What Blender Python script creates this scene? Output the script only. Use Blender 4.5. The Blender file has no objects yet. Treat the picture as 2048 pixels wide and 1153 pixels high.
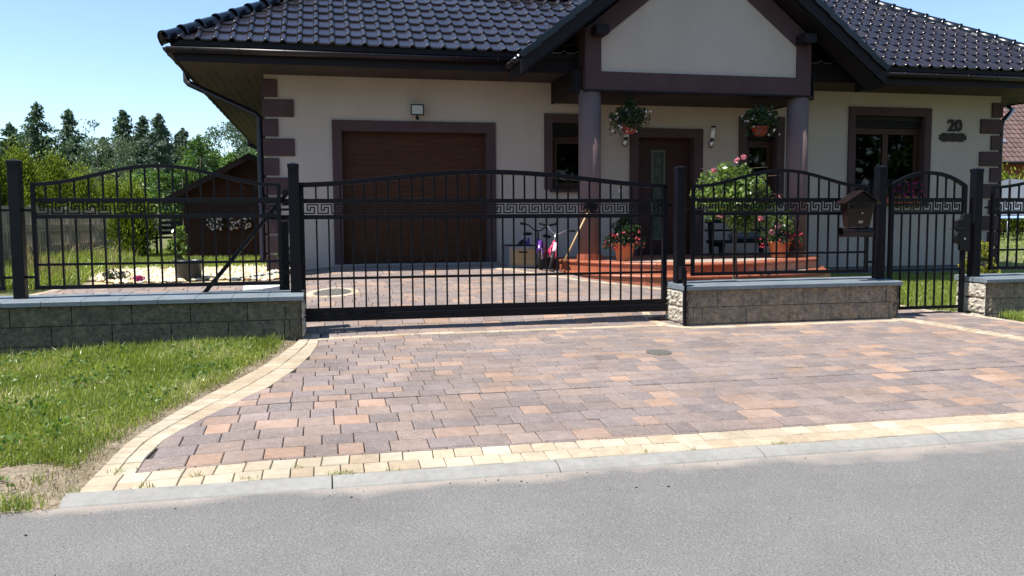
import bpy, math, random
import numpy as np
from math import sin, cos, pi, radians, sqrt, atan2, hypot
from mathutils import Vector, Matrix
random.seed(7); rng = np.random.default_rng(7)
SC = bpy.context.scene; COL = SC.collection

# ------------------------------------------------------------------ camera
yaw, pitch, roll = radians(12.4), radians(-4.47), radians(.36)
F = Vector((sin(yaw)*cos(pitch), cos(yaw)*cos(pitch), sin(pitch)))
R0 = Vector((cos(yaw), -sin(yaw), 0)); U0 = R0.cross(F)
RR = R0*cos(roll) - U0*sin(roll); UU = U0*cos(roll) + R0*sin(roll)
cd = bpy.data.cameras.new('camera'); cam = bpy.data.objects.new('camera', cd); COL.objects.link(cam)
m3 = Matrix((RR, UU, -F)).transposed(); cam.matrix_world = Matrix.Translation((0, 0, 1.16)) @ m3.to_4x4()
cd.sensor_width = 36; cd.lens = 36*1690/2048; cd.clip_start = .05; cd.clip_end = 2000
SC.camera = cam

# ------------------------------------------------------------------ world and sun
sunv = Vector((-.55, -.06, 1)).normalized()
el = math.asin(sunv.z)
w = bpy.data.worlds.new('World'); SC.world = w; w.use_nodes = True
nt = w.node_tree; bg = nt.nodes['Background']
sky = nt.nodes.new('ShaderNodeTexSky'); sky.sky_type = 'NISHITA'; sky.sun_disc = False
sky.sun_elevation = el; sky.sun_rotation = atan2(sunv.x, sunv.y)
sky.air_density = 1.0; sky.dust_density = .0; sky.ozone_density = 3.2
nt.links.new(sky.outputs[0], bg.inputs[0]); bg.inputs[1].default_value = .118
sl = bpy.data.lights.new('sun', 'SUN'); sl.energy = 5.0; sl.angle = radians(.53); sl.color = (1, .955, .88)
so = bpy.data.objects.new('sun', sl); COL.objects.link(so); so.rotation_euler = sunv.to_track_quat('Z', 'Y').to_euler()
SC.view_settings.view_transform = 'Standard'; SC.view_settings.look = 'None'
SC.view_settings.exposure = .88; SC.view_settings.gamma = 1
SC.render.engine = 'CYCLES'

# ------------------------------------------------------------------ ground heights
def lerp(x, xs, ys): return float(np.interp(x, xs, ys))
GX = [-3, -.9, .1, 2.8, 3.6, 4.6, 7.0, 7.7, 9, 14]; GZ = [.38, .38, .5, .5, .44, .40, .38, .26, .16, .13]; PX = [-1, 2, 3.5, 7, 9]; PP = [.7, .65, .4, .45, 1]
def G(x, y):
    if y < 4.8: return -.26
    if y <= 8.9:
        return -.26 + .0685*(y-4.8) - .035*min(max(-x-.4, 0), 3)
    t = min(1, max(0, (y-9.15)/4.65)); g0 = .021
    z = g0 + (lerp(x, GX, GZ)-g0)*t**lerp(x, PX, PP)
    if y > 13.8: z += min(.5, .045*(y-13.8)) * (1 if x < 0 else max(0, 1-x/6)) + (.02*min(40, y-13.8) if x > 6 else 0)
    if x < -3: z += 0
    return z

# ------------------------------------------------------------------ object helpers
def tag(o, label=None, cat=None, group=None, kind=None, category=None):
    cat = cat or category
    if label: o['label'] = label
    if cat: o['category'] = cat
    if group: o['group'] = group
    if kind: o['kind'] = kind
    return o
def thing(name, loc, label, cat, group=None, rz=0):
    o = bpy.data.objects.new(name, None); COL.objects.link(o); o.location = loc; o.rotation_euler = (0, 0, rz)
    o.empty_display_size = .1
    return tag(o, label, cat, group)
def copy_tree(o, parent=None):
    c = o.copy(); COL.objects.link(c)
    if parent is not None: c.parent = parent
    for ch in list(o.children): copy_tree(ch, c)
    return c

class MB:
    """collects faces in world (or thing-local) coordinates; build() makes ONE mesh object"""
    def __init__(s): s.v = []; s.f = []; s.sm = []
    def add(s, vs, fs, smooth=False):
        b = len(s.v); s.v += [tuple(v) for v in vs]; s.f += [tuple(i+b for i in f) for f in fs]; s.sm += [smooth]*len(fs); return s
    def box(s, x0, x1, y0, y1, z0, z1):
        vs = [(x, y, z) for z in (z0, z1) for y in (y0, y1) for x in (x0, x1)]
        return s.add(vs, [(0, 2, 3, 1), (4, 5, 7, 6), (0, 1, 5, 4), (2, 6, 7, 3), (0, 4, 6, 2), (1, 3, 7, 5)])
    def bar(s, p, q, a, b, up=(0, 0, 1)):
        """rectangular bar from p to q; a = width across, b = along up"""
        p, q = Vector(p), Vector(q); d = (q-p).normalized(); up = Vector(up)
        if abs(d.dot(up)) > .98: up = Vector((0, 1, 0))
        x = d.cross(up).normalized()*a/2; z = x.cross(d).normalized()*b/2
        vs = [p-x-z, p+x-z, p+x+z, p-x+z, q-x-z, q+x-z, q+x+z, q-x+z]
        return s.add(vs, [(0, 3, 2, 1), (4, 5, 6, 7), (0, 1, 5, 4), (1, 2, 6, 5), (2, 3, 7, 6), (3, 0, 4, 7)])
    def sweep(s, pts, a, b, up=(0, 1, 0)):
        """rectangular section a (across up) by b (along up) swept along pts"""
        pts = [Vector(p) for p in pts]; up = Vector(up); rings = []
        for i, p in enumerate(pts):
            d = (pts[min(i+1, len(pts)-1)]-pts[max(i-1, 0)]).normalized()
            x = d.cross(up).normalized()*a/2; z = up*b/2
            rings += [p-x-z, p+x-z, p+x+z, p-x+z]
        n = len(pts); fs = [(0, 3, 2, 1), tuple(4*(n-1)+k for k in range(4))]
        for i in range(n-1):
            for k in range(4): fs.append((4*i+k, 4*i+(k+1) % 4, 4*i+4+(k+1) % 4, 4*i+4+k))
        return s.add(rings, fs)
    def tube(s, pts, r, n=10, cap=True):
        pts = [Vector(p) for p in pts]; rs = r if isinstance(r, (list, tuple)) else [r]*len(pts); vs = []
        u = None
        for i, p in enumerate(pts):
            d = (pts[min(i+1, len(pts)-1)]-pts[max(i-1, 0)]).normalized()
            if u is None: u = d.orthogonal().normalized()
            u = (u-d*u.dot(d)).normalized(); w_ = d.cross(u)
            vs += [p+(u*cos(2*pi*k/n)+w_*sin(2*pi*k/n))*rs[i] for k in range(n)]
        fs = [(i*n+k, i*n+(k+1) % n, (i+1)*n+(k+1) % n, (i+1)*n+k) for i in range(len(pts)-1) for k in range(n)]
        s.add(vs, fs, True)
        if cap:
            m = len(pts)-1; b = len(s.v)-len(vs)
            s.f += [tuple(b+k for k in reversed(range(n))), tuple(b+m*n+k for k in range(n))]; s.sm += [False]*2
        return s
    def lathe(s, c, prof, n=20, smooth=True):
        c = Vector(c); vs = [c+Vector((r*cos(2*pi*k/n), r*sin(2*pi*k/n), z)) for r, z in prof for k in range(n)]
        fs = [(i*n+k, i*n+(k+1) % n, (i+1)*n+(k+1) % n, (i+1)*n+k) for i in range(len(prof)-1) for k in range(n)]
        return s.add(vs, fs, smooth)
    def prism(s, poly, d, axis='y', a=0.0):
        """poly in the two other axes, extruded from a to a+d"""
        n = len(poly)
        def mk(p, t):
            return {'y': (p[0], t, p[1]), 'x': (t, p[0], p[1]), 'z': (p[0], p[1], t)}[axis]
        vs = [mk(p, a) for p in poly]+[mk(p, a+d) for p in poly]
        fs = [tuple(range(n)), tuple(reversed(range(n, 2*n)))]+[(i, i+n, (i+1) % n+n, (i+1) % n) for i in range(n)]
        return s.add(vs, fs)
    def blob(s, c, r, n=8, m=5):
        c = Vector(c); r = (r, r, r) if not isinstance(r, tuple) else r; vs = []
        for i in range(m+1):
            th = pi*i/m
            for k in range(n):
                ph = 2*pi*k/n; vs.append(c+Vector((r[0]*sin(th)*cos(ph), r[1]*sin(th)*sin(ph), r[2]*cos(th))))
        return s.add(vs, [(i*n+k, (i+1)*n+k, (i+1)*n+(k+1) % n, i*n+(k+1) % n) for i in range(m) for k in range(n)], True)
    def build(s, name, mat, parent=None, bevel=0, local=False, **tags):
        me = bpy.data.meshes.new(name); vs = s.v
        o = bpy.data.objects.new(name, me); COL.objects.link(o)
        if parent is not None:
            o.parent = parent
            if not local:
                off = Vector((0, 0, 0)); p = parent
                while p is not None: off += p.location; p = p.parent
                vs = [tuple(Vector(v)-off) for v in vs]
        me.from_pydata(vs, [], s.f); me.polygons.foreach_set('use_smooth', s.sm)
        me.materials.append(mat); me.update()
        if bevel:
            md = o.modifiers.new('bevel', 'BEVEL'); md.width = bevel; md.segments = 2; md.limit_method = 'ANGLE'; md.angle_limit = radians(40)
        if tags: tag(o, **tags)
        return o

def npmesh(name, V, Fq, mat, parent=None, attrs=None, colattr=None, smooth=False, **tags):
    """V (n,3), Fq list of arrays of equal-size faces"""
    me = bpy.data.meshes.new(name); me.vertices.add(len(V)); me.vertices.foreach_set('co', np.asarray(V, dtype=np.float32).ravel())
    loops = np.concatenate([f.ravel() for f in Fq]); tot = np.concatenate([np.full(len(f), f.shape[1]) for f in Fq])
    st = np.concatenate([[0], np.cumsum(tot)[:-1]])
    me.loops.add(len(loops)); me.loops.foreach_set('vertex_index', loops.astype(np.int32))
    me.polygons.add(len(tot)); me.polygons.foreach_set('loop_start', st.astype(np.int32)); me.polygons.foreach_set('loop_total', tot.astype(np.int32))
    me.update(calc_edges=True)
    me.polygons.foreach_set('use_smooth', np.full(len(tot), smooth))
    for k, a in (attrs or {}).items():
        at = me.attributes.new(k, 'FLOAT', 'POINT'); at.data.foreach_set('value', np.asarray(a, dtype=np.float32))
    if colattr is not None:
        at = me.attributes.new('col', 'FLOAT_COLOR', 'POINT'); at.data.foreach_set('color', np.asarray(colattr, dtype=np.float32).ravel())
    me.materials.append(mat); o = bpy.data.objects.new(name, me); COL.objects.link(o)
    if parent is not None: o.parent = parent
    if tags: tag(o, **tags)
    return o

# ------------------------------------------------------------------ materials
def mat(name, base, rough=.6, var=0.0, vscale=6, bump=0.0, bscale=60, spec=.5, metal=0, base2=None, stretch=(1, 1, 1), coat=0, attr=None, detail=6, bdist=.01, speck=0, speckc=(.02, .02, .02), speckscale=400):
    m = bpy.data.materials.new(name); m.use_nodes = True; N = m.node_tree.nodes; L = m.node_tree.links; b = N['Principled BSDF']
    b.inputs['Roughness'].default_value = rough; b.inputs['Specular IOR Level'].default_value = spec; b.inputs['Metallic'].default_value = metal
    b.inputs['Coat Weight'].default_value = coat; b.inputs['Coat Roughness'].default_value = .08
    tc = N.new('ShaderNodeTexCoord'); mp = N.new('ShaderNodeMapping'); mp.inputs['Scale'].default_value = stretch; L.new(tc.outputs['Object'], mp.inputs[0])
    src = None
    if attr:
        a = N.new('ShaderNodeAttribute'); a.attribute_name = attr; src = a.outputs['Color']
    if var or base2:
        nz = N.new('ShaderNodeTexNoise'); nz.inputs['Scale'].default_value = vscale; nz.inputs['Detail'].default_value = detail; nz.inputs['Roughness'].default_value = .65; L.new(mp.outputs[0], nz.inputs[0])
        rp = N.new('ShaderNodeMapRange'); rp.inputs[1].default_value = .3; rp.inputs[2].default_value = .7; L.new(nz.outputs['Fac'], rp.inputs[0])
        if base2 and not attr:
            mx = N.new('ShaderNodeMix'); mx.data_type = 'RGBA'; mx.inputs[6].default_value = (*base, 1); mx.inputs[7].default_value = (*base2, 1); L.new(rp.outputs[0], mx.inputs[0]); src = mx.outputs[2]
        if var:
            mr = N.new('ShaderNodeMapRange'); mr.inputs[3].default_value = 1-var; mr.inputs[4].default_value = 1+var; L.new(rp.outputs[0], mr.inputs[0])
            if base2:
                nz2 = N.new('ShaderNodeTexNoise'); nz2.inputs['Scale'].default_value = vscale*3.1; nz2.inputs['Detail'].default_value = 4; L.new(mp.outputs[0], nz2.inputs[0]); L.new(nz2.outputs['Fac'], mr.inputs[0]); mr.inputs[1].default_value = .3; mr.inputs[2].default_value = .7
            hs = N.new('ShaderNodeVectorMath'); hs.operation = 'SCALE'
            if src is None: hs.inputs[0].default_value = base
            else: L.new(src, hs.inputs[0])
            L.new(mr.outputs[0], hs.inputs['Scale']); src = hs.outputs[0]
    if speck:
        vz = N.new('ShaderNodeTexNoise'); vz.inputs['Scale'].default_value = speckscale; vz.inputs['Detail'].default_value = 2; L.new(mp.outputs[0], vz.inputs[0])
        cr = N.new('ShaderNodeMapRange'); cr.inputs[1].default_value = 1-speck; cr.inputs[2].default_value = 1-speck+.06; L.new(vz.outputs['Fac'], cr.inputs[0])
        mx = N.new('ShaderNodeMix'); mx.data_type = 'RGBA'; L.new(cr.outputs[0], mx.inputs[0]); mx.inputs[7].default_value = (*speckc, 1)
        if src is None: mx.inputs[6].default_value = (*base, 1)
        else: L.new(src, mx.inputs[6])
        src = mx.outputs[2]
    if src is None: b.inputs['Base Color'].default_value = (*base, 1)
    else: L.new(src, b.inputs['Base Color'])
    if bump:
        nb = N.new('ShaderNodeTexNoise'); nb.inputs['Scale'].default_value = bscale; nb.inputs['Detail'].default_value = 5; L.new(mp.outputs[0], nb.inputs[0])
        bp = N.new('ShaderNodeBump'); bp.inputs['Strength'].default_value = bump; bp.inputs['Distance'].default_value = bdist; L.new(nb.outputs['Fac'], bp.inputs['Height']); L.new(bp.outputs[0], b.inputs['Normal'])
    return m

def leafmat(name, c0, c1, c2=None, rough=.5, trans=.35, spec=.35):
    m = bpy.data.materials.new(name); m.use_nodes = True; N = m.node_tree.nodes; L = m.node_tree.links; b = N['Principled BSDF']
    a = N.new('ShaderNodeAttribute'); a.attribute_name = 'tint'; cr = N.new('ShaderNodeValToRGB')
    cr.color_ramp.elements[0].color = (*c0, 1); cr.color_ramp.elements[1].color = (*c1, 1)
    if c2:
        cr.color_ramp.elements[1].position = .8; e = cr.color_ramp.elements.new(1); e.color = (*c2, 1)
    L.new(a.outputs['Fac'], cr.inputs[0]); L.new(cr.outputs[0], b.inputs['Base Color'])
    b.inputs['Roughness'].default_value = rough; b.inputs['Specular IOR Level'].default_value = spec
    tr = N.new('ShaderNodeBsdfTranslucent'); hs = N.new('ShaderNodeHueSaturation'); hs.inputs['Saturation'].default_value = 1.15; hs.inputs['Value'].default_value = 1.2
    L.new(cr.outputs[0], hs.inputs['Color']); L.new(hs.outputs[0], tr.inputs[0])
    mx = N.new('ShaderNodeMixShader'); mx.inputs[0].default_value = trans; L.new(b.outputs[0], mx.inputs[1]); L.new(tr.outputs[0], mx.inputs[2]); L.new(mx.outputs[0], N['Material Output'].inputs[0])
    return m

M = {}
M['steel'] = mat('black_steel', (.0045, .005, .008), .42, var=.15, vscale=5, spec=.16)
M['stucco'] = mat('cream_stucco', (.40, .34, .295), .9, var=.03, vscale=2, bump=.35, bscale=220, bdist=.004, spec=.2)
M['trim'] = mat('brown_trim', (.066, .040, .042), .85, var=.08, vscale=4, bump=.25, bscale=200, bdist=.004, spec=.2)
M['plinth'] = mat('plinth_plaster', (.10, .11, .13), .8, var=.1, bump=.2, bscale=150)
M['colpaint'] = mat('column_mosaic', (.155, .105, .10), .85, var=.12, vscale=120, bump=.4, bscale=160, bdist=.006, spec=.25)
M['tile'] = mat('engobe_tile', (.017, .013, .016), .22, var=.25, vscale=1.2, spec=.45, coat=.2, attr='col')
M['gutter'] = mat('gutter_metal', (.012, .008, .011), .35, var=.1, spec=.35)
M['soffit'] = mat('soffit_board', (.045, .033, .029), .7, spec=.2, var=.3, vscale=3, stretch=(1, .25, 1), bump=.2, bscale=40)
M['fascia'] = mat('fascia_board', (.008, .006, .008), .6, spec=.2, var=.15)
M['gdoor'] = mat('garage_wood_panel', (.055, .021, .010), .5, spec=.15, var=.35, vscale=9, stretch=(.5, 1, 7), bump=.08, bscale=60)
M['doorw'] = mat('door_wood', (.035, .011, .007), .45, spec=.25, var=.3, vscale=9, stretch=(6, 1, .5))
M['winw'] = mat('window_wood', (.045, .016, .009), .45, spec=.25, var=.25, vscale=8)
M['shutter'] = mat('shutter_brown', (.008, .005, .006), .6, spec=.2)
M['sill'] = mat('sill_stone', (.03, .02, .022), .35)
M['terra'] = mat('terracotta_clinker', (.33, .098, .048), .42, var=.14, vscale=5, spec=.5, bump=.05)
M['grout'] = mat('tile_grout', (.32, .25, .20), .9)
M['pot'] = mat('terracotta_pot', (.50, .14, .055), .6, var=.12)
M['potr'] = mat('basket_pot', (.22, .030, .015), .5, var=.1)
M['block'] = mat('wall_block', (.36, .27, .18), .95, var=.30, vscale=9, base2=(.18, .165, .145), bump=1, bscale=62, bdist=.03, spec=.15)
M['blockend'] = mat('split_block_face', (.42, .38, .31), .95, var=.3, vscale=14, bump=1, bscale=60, bdist=.02, spec=.15)
M['coping'] = mat('coping_slab', (.14, .17, .19), .7, var=.13, vscale=5, bump=.2, bscale=120, bdist=.004, speck=.36, speckc=(.25, .28, .3), speckscale=60)
M['mortar'] = mat('mortar_dark', (.035, .033, .03), .95)
M['paver'] = mat('paver', (.3, .2, .2), .85, attr='col', var=.14, vscale=16, detail=9, bump=.4, bscale=160, bdist=.004, spec=.25, speck=.40, speckc=(.40, .35, .32), speckscale=150)
M['joint'] = mat('joint_sand', (.045, .038, .032), 1, var=.3, vscale=30)
M['kerb'] = mat('kerb_concrete', (.285, .275, .25), .85, var=.09, vscale=7, base2=(.245, .235, .21), bump=.35, bscale=120, bdist=.004, speck=.36, speckc=(.2, .2, .19), speckscale=160)
M['soil'] = mat('soil', (.25, .20, .14), 1, var=.35, vscale=9, base2=(.14, .11, .07), bump=.8, bscale=55, bdist=.012)
M['mulch'] = mat('bark_mulch', (.09, .045, .035), 1, var=.5, vscale=40, bump=1, bscale=60, bdist=.03)
M['lawn'] = mat('lawn_base', (.085, .115, .028), 1, var=.3, vscale=3, base2=(.16, .15, .06), bump=1, bscale=40, bdist=.03)
M['shed'] = mat('shed_boards', (.044, .020, .014), .8, spec=.15, var=.3, vscale=6, stretch=(.3, 1, 5), bump=.3, bscale=40)
M['felt'] = mat('roof_felt', (.016, .011, .011), .9, var=.2, spec=.15)
M['concrete'] = mat('fence_concrete', (.34, .29, .23), .9, var=.2, vscale=4, bump=.3, bscale=60)
M['bark'] = mat('bark', (.11, .085, .06), .95, var=.4, vscale=20, bump=.6)
M['birchbark'] = mat('birch_bark', (.5, .5, .47), .8, var=.4, vscale=8, stretch=(1, 1, 3))
M['brick'] = mat('red_brick', (.23, .07, .045), .9, var=.2, vscale=14)
M['nroof'] = mat('neighbour_tile', (.105, .058, .050), .7, var=.18, vscale=5, attr='col')
M['white'] = mat('white_plastic', (.75, .75, .73), .4)
M['inox'] = mat('brushed_steel', (.55, .53, .5), .3, metal=1)
M['black'] = mat('black_plastic', (.006, .006, .007), .5, spec=.25)
M['rubber'] = mat('rubber', (.018, .018, .018), .8, var=.3, vscale=50)
M['pink'] = mat('pink_paint', (.75, .045, .14), .3, spec=.6)
M['palepink'] = mat('pale_pink_paint', (.85, .45, .55), .3)
M['purple'] = mat('purple_paint', (.09, .025, .19), .3, spec=.6)
M['silver'] = mat('silver_plastic', (.55, .56, .58), .3, metal=.6)
M['woodlight'] = mat('light_wood', (.52, .36, .17), .6, var=.15, vscale=6)
M['boxwood'] = mat('box_plywood', (.30, .20, .095), .7, var=.2, vscale=5, stretch=(.4, 1, 4))
M['boxgrey'] = mat('box_grey', (.19, .185, .19), .7, var=.1)
M['mail'] = mat('mailbox_brown', (.011, .006, .006), .3, var=.15, spec=.3)
M['bench'] = mat('bench_dark', (.006, .005, .006), .6, spec=.2)
M['cushion'] = mat('grey_fabric', (.075, .075, .085), .9, var=.08)
M['bronze'] = mat('number_bronze', (.022, .013, .008), .5, spec=.2)
M['grate'] = mat('drain_gravel', (.10, .095, .08), .95, var=.5, vscale=60, bump=1, bscale=90)
M['lid'] = mat('lid_concrete', (.55, .55, .52), .8, var=.08)
M['bucket'] = mat('bucket_black', (.018, .02, .023), .4, var=.15)
M['net'] = mat('net_grey', (.16, .18, .22), .9, var=.1)
M['blue'] = mat('pad_blue', (.20, .30, .62), .5)
M['galv'] = mat('galvanised', (.5, .52, .54), .4, metal=.7)
M['curtain'] = mat('curtain_cloth', (.55, .62, .66), .9, var=.15, vscale=14)
M['roomdark'] = mat('room_interior', (.03, .025, .022), .9)
M['stalk'] = mat('plant_stalk', (.07, .11, .03), .7)
M['stone'] = mat('pebble', (.05, .047, .045), .9)
M['glassgreen'] = mat('frosted_door_glass', (.035, .05, .036), .25, var=.5, vscale=12)
M['lampglass'] = mat('lamp_reflector', (.45, .43, .38), .3, metal=.3)
M['gravel'] = mat('yellow_gravel', (.62, .52, .33), .9, attr='col')
M['spruce'] = leafmat('spruce_needles', (.030, .062, .030), (.10, .165, .075), rough=.7, trans=.15)
M['spruce2'] = leafmat('larch_needles', (.05, .085, .05), (.12, .17, .10), rough=.6, trans=.2)
M['thuja'] = leafmat('thuja_scales', (.018, .040, .006), (.17, .23, .022), (.34, .38, .05), rough=.7, trans=.18, spec=.12)
M['thujadark'] = leafmat('thuja_dark', (.03, .06, .015), (.09, .14, .03), rough=.55, trans=.2)
M['birch'] = leafmat('birch_leaves', (.04, .075, .035), (.11, .16, .07), rough=.5, trans=.3)
M['willow'] = leafmat('willow_leaves', (.055, .09, .045), (.15, .20, .10), rough=.5, trans=.3)
M['broad'] = leafmat('broad_leaves', (.030, .070, .014), (.12, .20, .045), (.22, .31, .08), rough=.45, trans=.35)
M['rose'] = leafmat('rose_leaves', (.05, .085, .018), (.17, .25, .05), (.32, .40, .13), rough=.35, trans=.3, spec=.5)
M['darkleaf'] = leafmat('fuchsia_leaves', (.012, .028, .010), (.04, .07, .02), rough=.4, trans=.2)
M['yshrub'] = leafmat('golden_shrub', (.09, .12, .012), (.38, .36, .05), (.6, .55, .1), rough=.5, trans=.3)
M['grass'] = leafmat('grass_blades', (.12, .175, .028), (.36, .42, .09), (.60, .54, .33), rough=.36, trans=.35, spec=.6)
M['drygrass'] = leafmat('dry_grass', (.14, .15, .05), (.38, .30, .15), (.5, .42, .24), rough=.6, trans=.3)
M['petalpink'] = leafmat('pink_petals', (.48, .09, .14), (.72, .36, .38), (.82, .70, .62), rough=.6, trans=.3)
M['petalwhite'] = leafmat('white_petals', (.65, .5, .48), (.85, .8, .78), rough=.6, trans=.3)
M['petalred'] = leafmat('red_petals', (.35, .02, .04), (.62, .12, .16), rough=.6, trans=.3)
M['petalpurple'] = leafmat('purple_petals', (.20, .02, .16), (.55, .05, .18), rough=.6, trans=.3)

def glass_mat():
    m = bpy.data.materials.new('window_glass'); m.use_nodes = True; N = m.node_tree.nodes; L = m.node_tree.links; N.remove(N['Principled BSDF'])
    t = N.new('ShaderNodeBsdfTransparent'); t.inputs[0].default_value = (.42, .45, .48, 1); g = N.new('ShaderNodeBsdfGlossy'); g.inputs['Roughness'].default_value = .02
    fr = N.new('ShaderNodeFresnel'); fr.inputs[0].default_value = 1.38; mx = N.new('ShaderNodeMixShader')
    L.new(fr.outputs[0], mx.inputs[0]); L.new(t.outputs[0], mx.inputs[1]); L.new(g.outputs[0], mx.inputs[2]); L.new(mx.outputs[0], N['Material Output'].inputs[0]); return m
M['glass'] = glass_mat()

def asphalt_mat():
    m = mat('asphalt', (.166, .158, .149), .9, var=.07, vscale=1.3, bump=.75, bscale=95, bdist=.010, spec=.2, speck=.40, speckc=(.082, .08, .078), speckscale=90)
    N = m.node_tree.nodes; L = m.node_tree.links; b = N['Principled BSDF']; src = b.inputs['Base Color'].links[0].from_socket
    tc = N.new('ShaderNodeTexCoord')
    # light aggregate grains
    g = N.new('ShaderNodeTexNoise'); g.inputs['Scale'].default_value = 125; g.inputs['Detail'].default_value = 2; L.new(tc.outputs['Object'], g.inputs[0])
    gr = N.new('ShaderNodeMapRange'); gr.inputs[1].default_value = .58; gr.inputs[2].default_value = .68; gr.inputs[4].default_value = .38; L.new(g.outputs['Fac'], gr.inputs[0])
    m1 = N.new('ShaderNodeMix'); m1.data_type = 'RGBA'; L.new(gr.outputs[0], m1.inputs[0]); L.new(src, m1.inputs[6]); m1.inputs[7].default_value = (.40, .395, .385, 1)
    # sand washed against the kerb, with a ragged edge
    sp = N.new('ShaderNodeSeparateXYZ'); L.new(tc.outputs['Object'], sp.inputs[0])
    nz = N.new('ShaderNodeTexNoise'); nz.inputs['Scale'].default_value = 2.2; nz.inputs['Detail'].default_value = 8; L.new(tc.outputs['Object'], nz.inputs[0])
    nx = N.new('ShaderNodeMath'); nx.operation = 'MULTIPLY_ADD'; L.new(nz.outputs['Fac'], nx.inputs[0]); nx.inputs[1].default_value = .55; L.new(sp.outputs['Y'], nx.inputs[2])
    xr = N.new('ShaderNodeMath'); xr.operation = 'MULTIPLY_ADD'; L.new(sp.outputs['X'], xr.inputs[0]); xr.inputs[1].default_value = .018; L.new(nx.outputs[0], xr.inputs[2])
    mr = N.new('ShaderNodeMapRange'); mr.inputs[1].default_value = 4.80; mr.inputs[2].default_value = 4.95; mr.inputs[4].default_value = .8; L.new(xr.outputs[0], mr.inputs[0])
    m2 = N.new('ShaderNodeMix'); m2.data_type = 'RGBA'; L.new(mr.outputs[0], m2.inputs[0]); L.new(m1.outputs[2], m2.inputs[6]); m2.inputs[7].default_value = (.34, .29, .245, 1)
    L.new(m2.outputs[2], b.inputs['Base Color']); return m
M['asphalt'] = asphalt_mat()
def stain(m, scale, lo, hi, tint=(1, 1, 1), stretch=(1, 1, 1), a=.35, b=.7):
    N = m.node_tree.nodes; L = m.node_tree.links; bs = N['Principled BSDF']; sock = bs.inputs['Base Color']
    tc = N.new('ShaderNodeTexCoord'); mp = N.new('ShaderNodeMapping'); mp.inputs['Scale'].default_value = stretch; L.new(tc.outputs['Object'], mp.inputs[0])
    nz = N.new('ShaderNodeTexNoise'); nz.inputs['Scale'].default_value = scale; nz.inputs['Detail'].default_value = 9; nz.inputs['Roughness'].default_value = .6; L.new(mp.outputs[0], nz.inputs[0])
    mr = N.new('ShaderNodeMapRange'); mr.inputs[1].default_value = a; mr.inputs[2].default_value = b; L.new(nz.outputs['Fac'], mr.inputs[0])
    c = N.new('ShaderNodeMix'); c.data_type = 'RGBA'; L.new(mr.outputs[0], c.inputs[0]); c.inputs[6].default_value = (lo*tint[0], lo*tint[1], lo*tint[2], 1); c.inputs[7].default_value = (hi, hi, hi, 1)
    mu = N.new('ShaderNodeMix'); mu.data_type = 'RGBA'; mu.blend_type = 'MULTIPLY'; mu.inputs[0].default_value = 1
    if sock.links: L.new(sock.links[0].from_socket, mu.inputs[6])
    else: mu.inputs[6].default_value = sock.default_value
    L.new(c.outputs[2], mu.inputs[7]); L.new(mu.outputs[2], sock)
stain(M['paver'], 1.1, .84, 1.08, tint=(1, .98, .95)); stain(M['paver'], 7, .90, 1.05); stain(M['asphalt'], .6, .93, 1.05, stretch=(.35, 1.6, 1)); stain(M['asphalt'], 5, .95, 1.03)
stain(M['stucco'], 1.6, .93, 1.03, stretch=(1, 1, .3)); stain(M['trim'], 2.5, .88, 1.08, stretch=(1, 1, .5)); stain(M['coping'], 3, .85, 1.1); stain(M['kerb'], 1.5, .85, 1.08); stain(M['terra'], 2, .85, 1.08); stain(M['gdoor'], 14, .75, 1.1, stretch=(.12, 1, 3))

# ------------------------------------------------------------------ foliage helpers
def unit(a): return a/np.maximum(np.linalg.norm(a, axis=-1, keepdims=True), 1e-9)
def leaves(name, mt, C, Ln, Wd, parent=None, T=None, tint=None, spread=.6, local=True, **tags):
    """rhombic leaf quads at C, long axis near T"""
    n = len(C); C = np.asarray(C, float); Ln = np.broadcast_to(Ln, n)*rng.uniform(.7, 1.3, n); Wd = np.broadcast_to(Wd, n)*rng.uniform(.7, 1.3, n)
    rd = rng.normal(size=(n, 3))
    T = unit(rd) if T is None else unit(np.asarray(T)+rd*spread)
    Nn = unit(np.cross(T, rng.normal(size=(n, 3)))); 
    V = np.empty((n, 4, 3)); V[:, 0] = C-T*(Ln/2)[:, None]; V[:, 2] = C+T*(Ln/2)[:, None]; V[:, 1] = C+Nn*(Wd/2)[:, None]; V[:, 3] = C-Nn*(Wd/2)[:, None]
    if tint is None: tint = rng.uniform(0, 1, n)
    idx = np.arange(4*n).reshape(n, 4)
    if parent is not None and not local: V = V-np.array(parent.location)
    return npmesh(name, V.reshape(-1, 3), [idx], mt, parent, attrs={'tint': np.repeat(np.clip(tint, 0, 1), 4)}, **tags)

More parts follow.
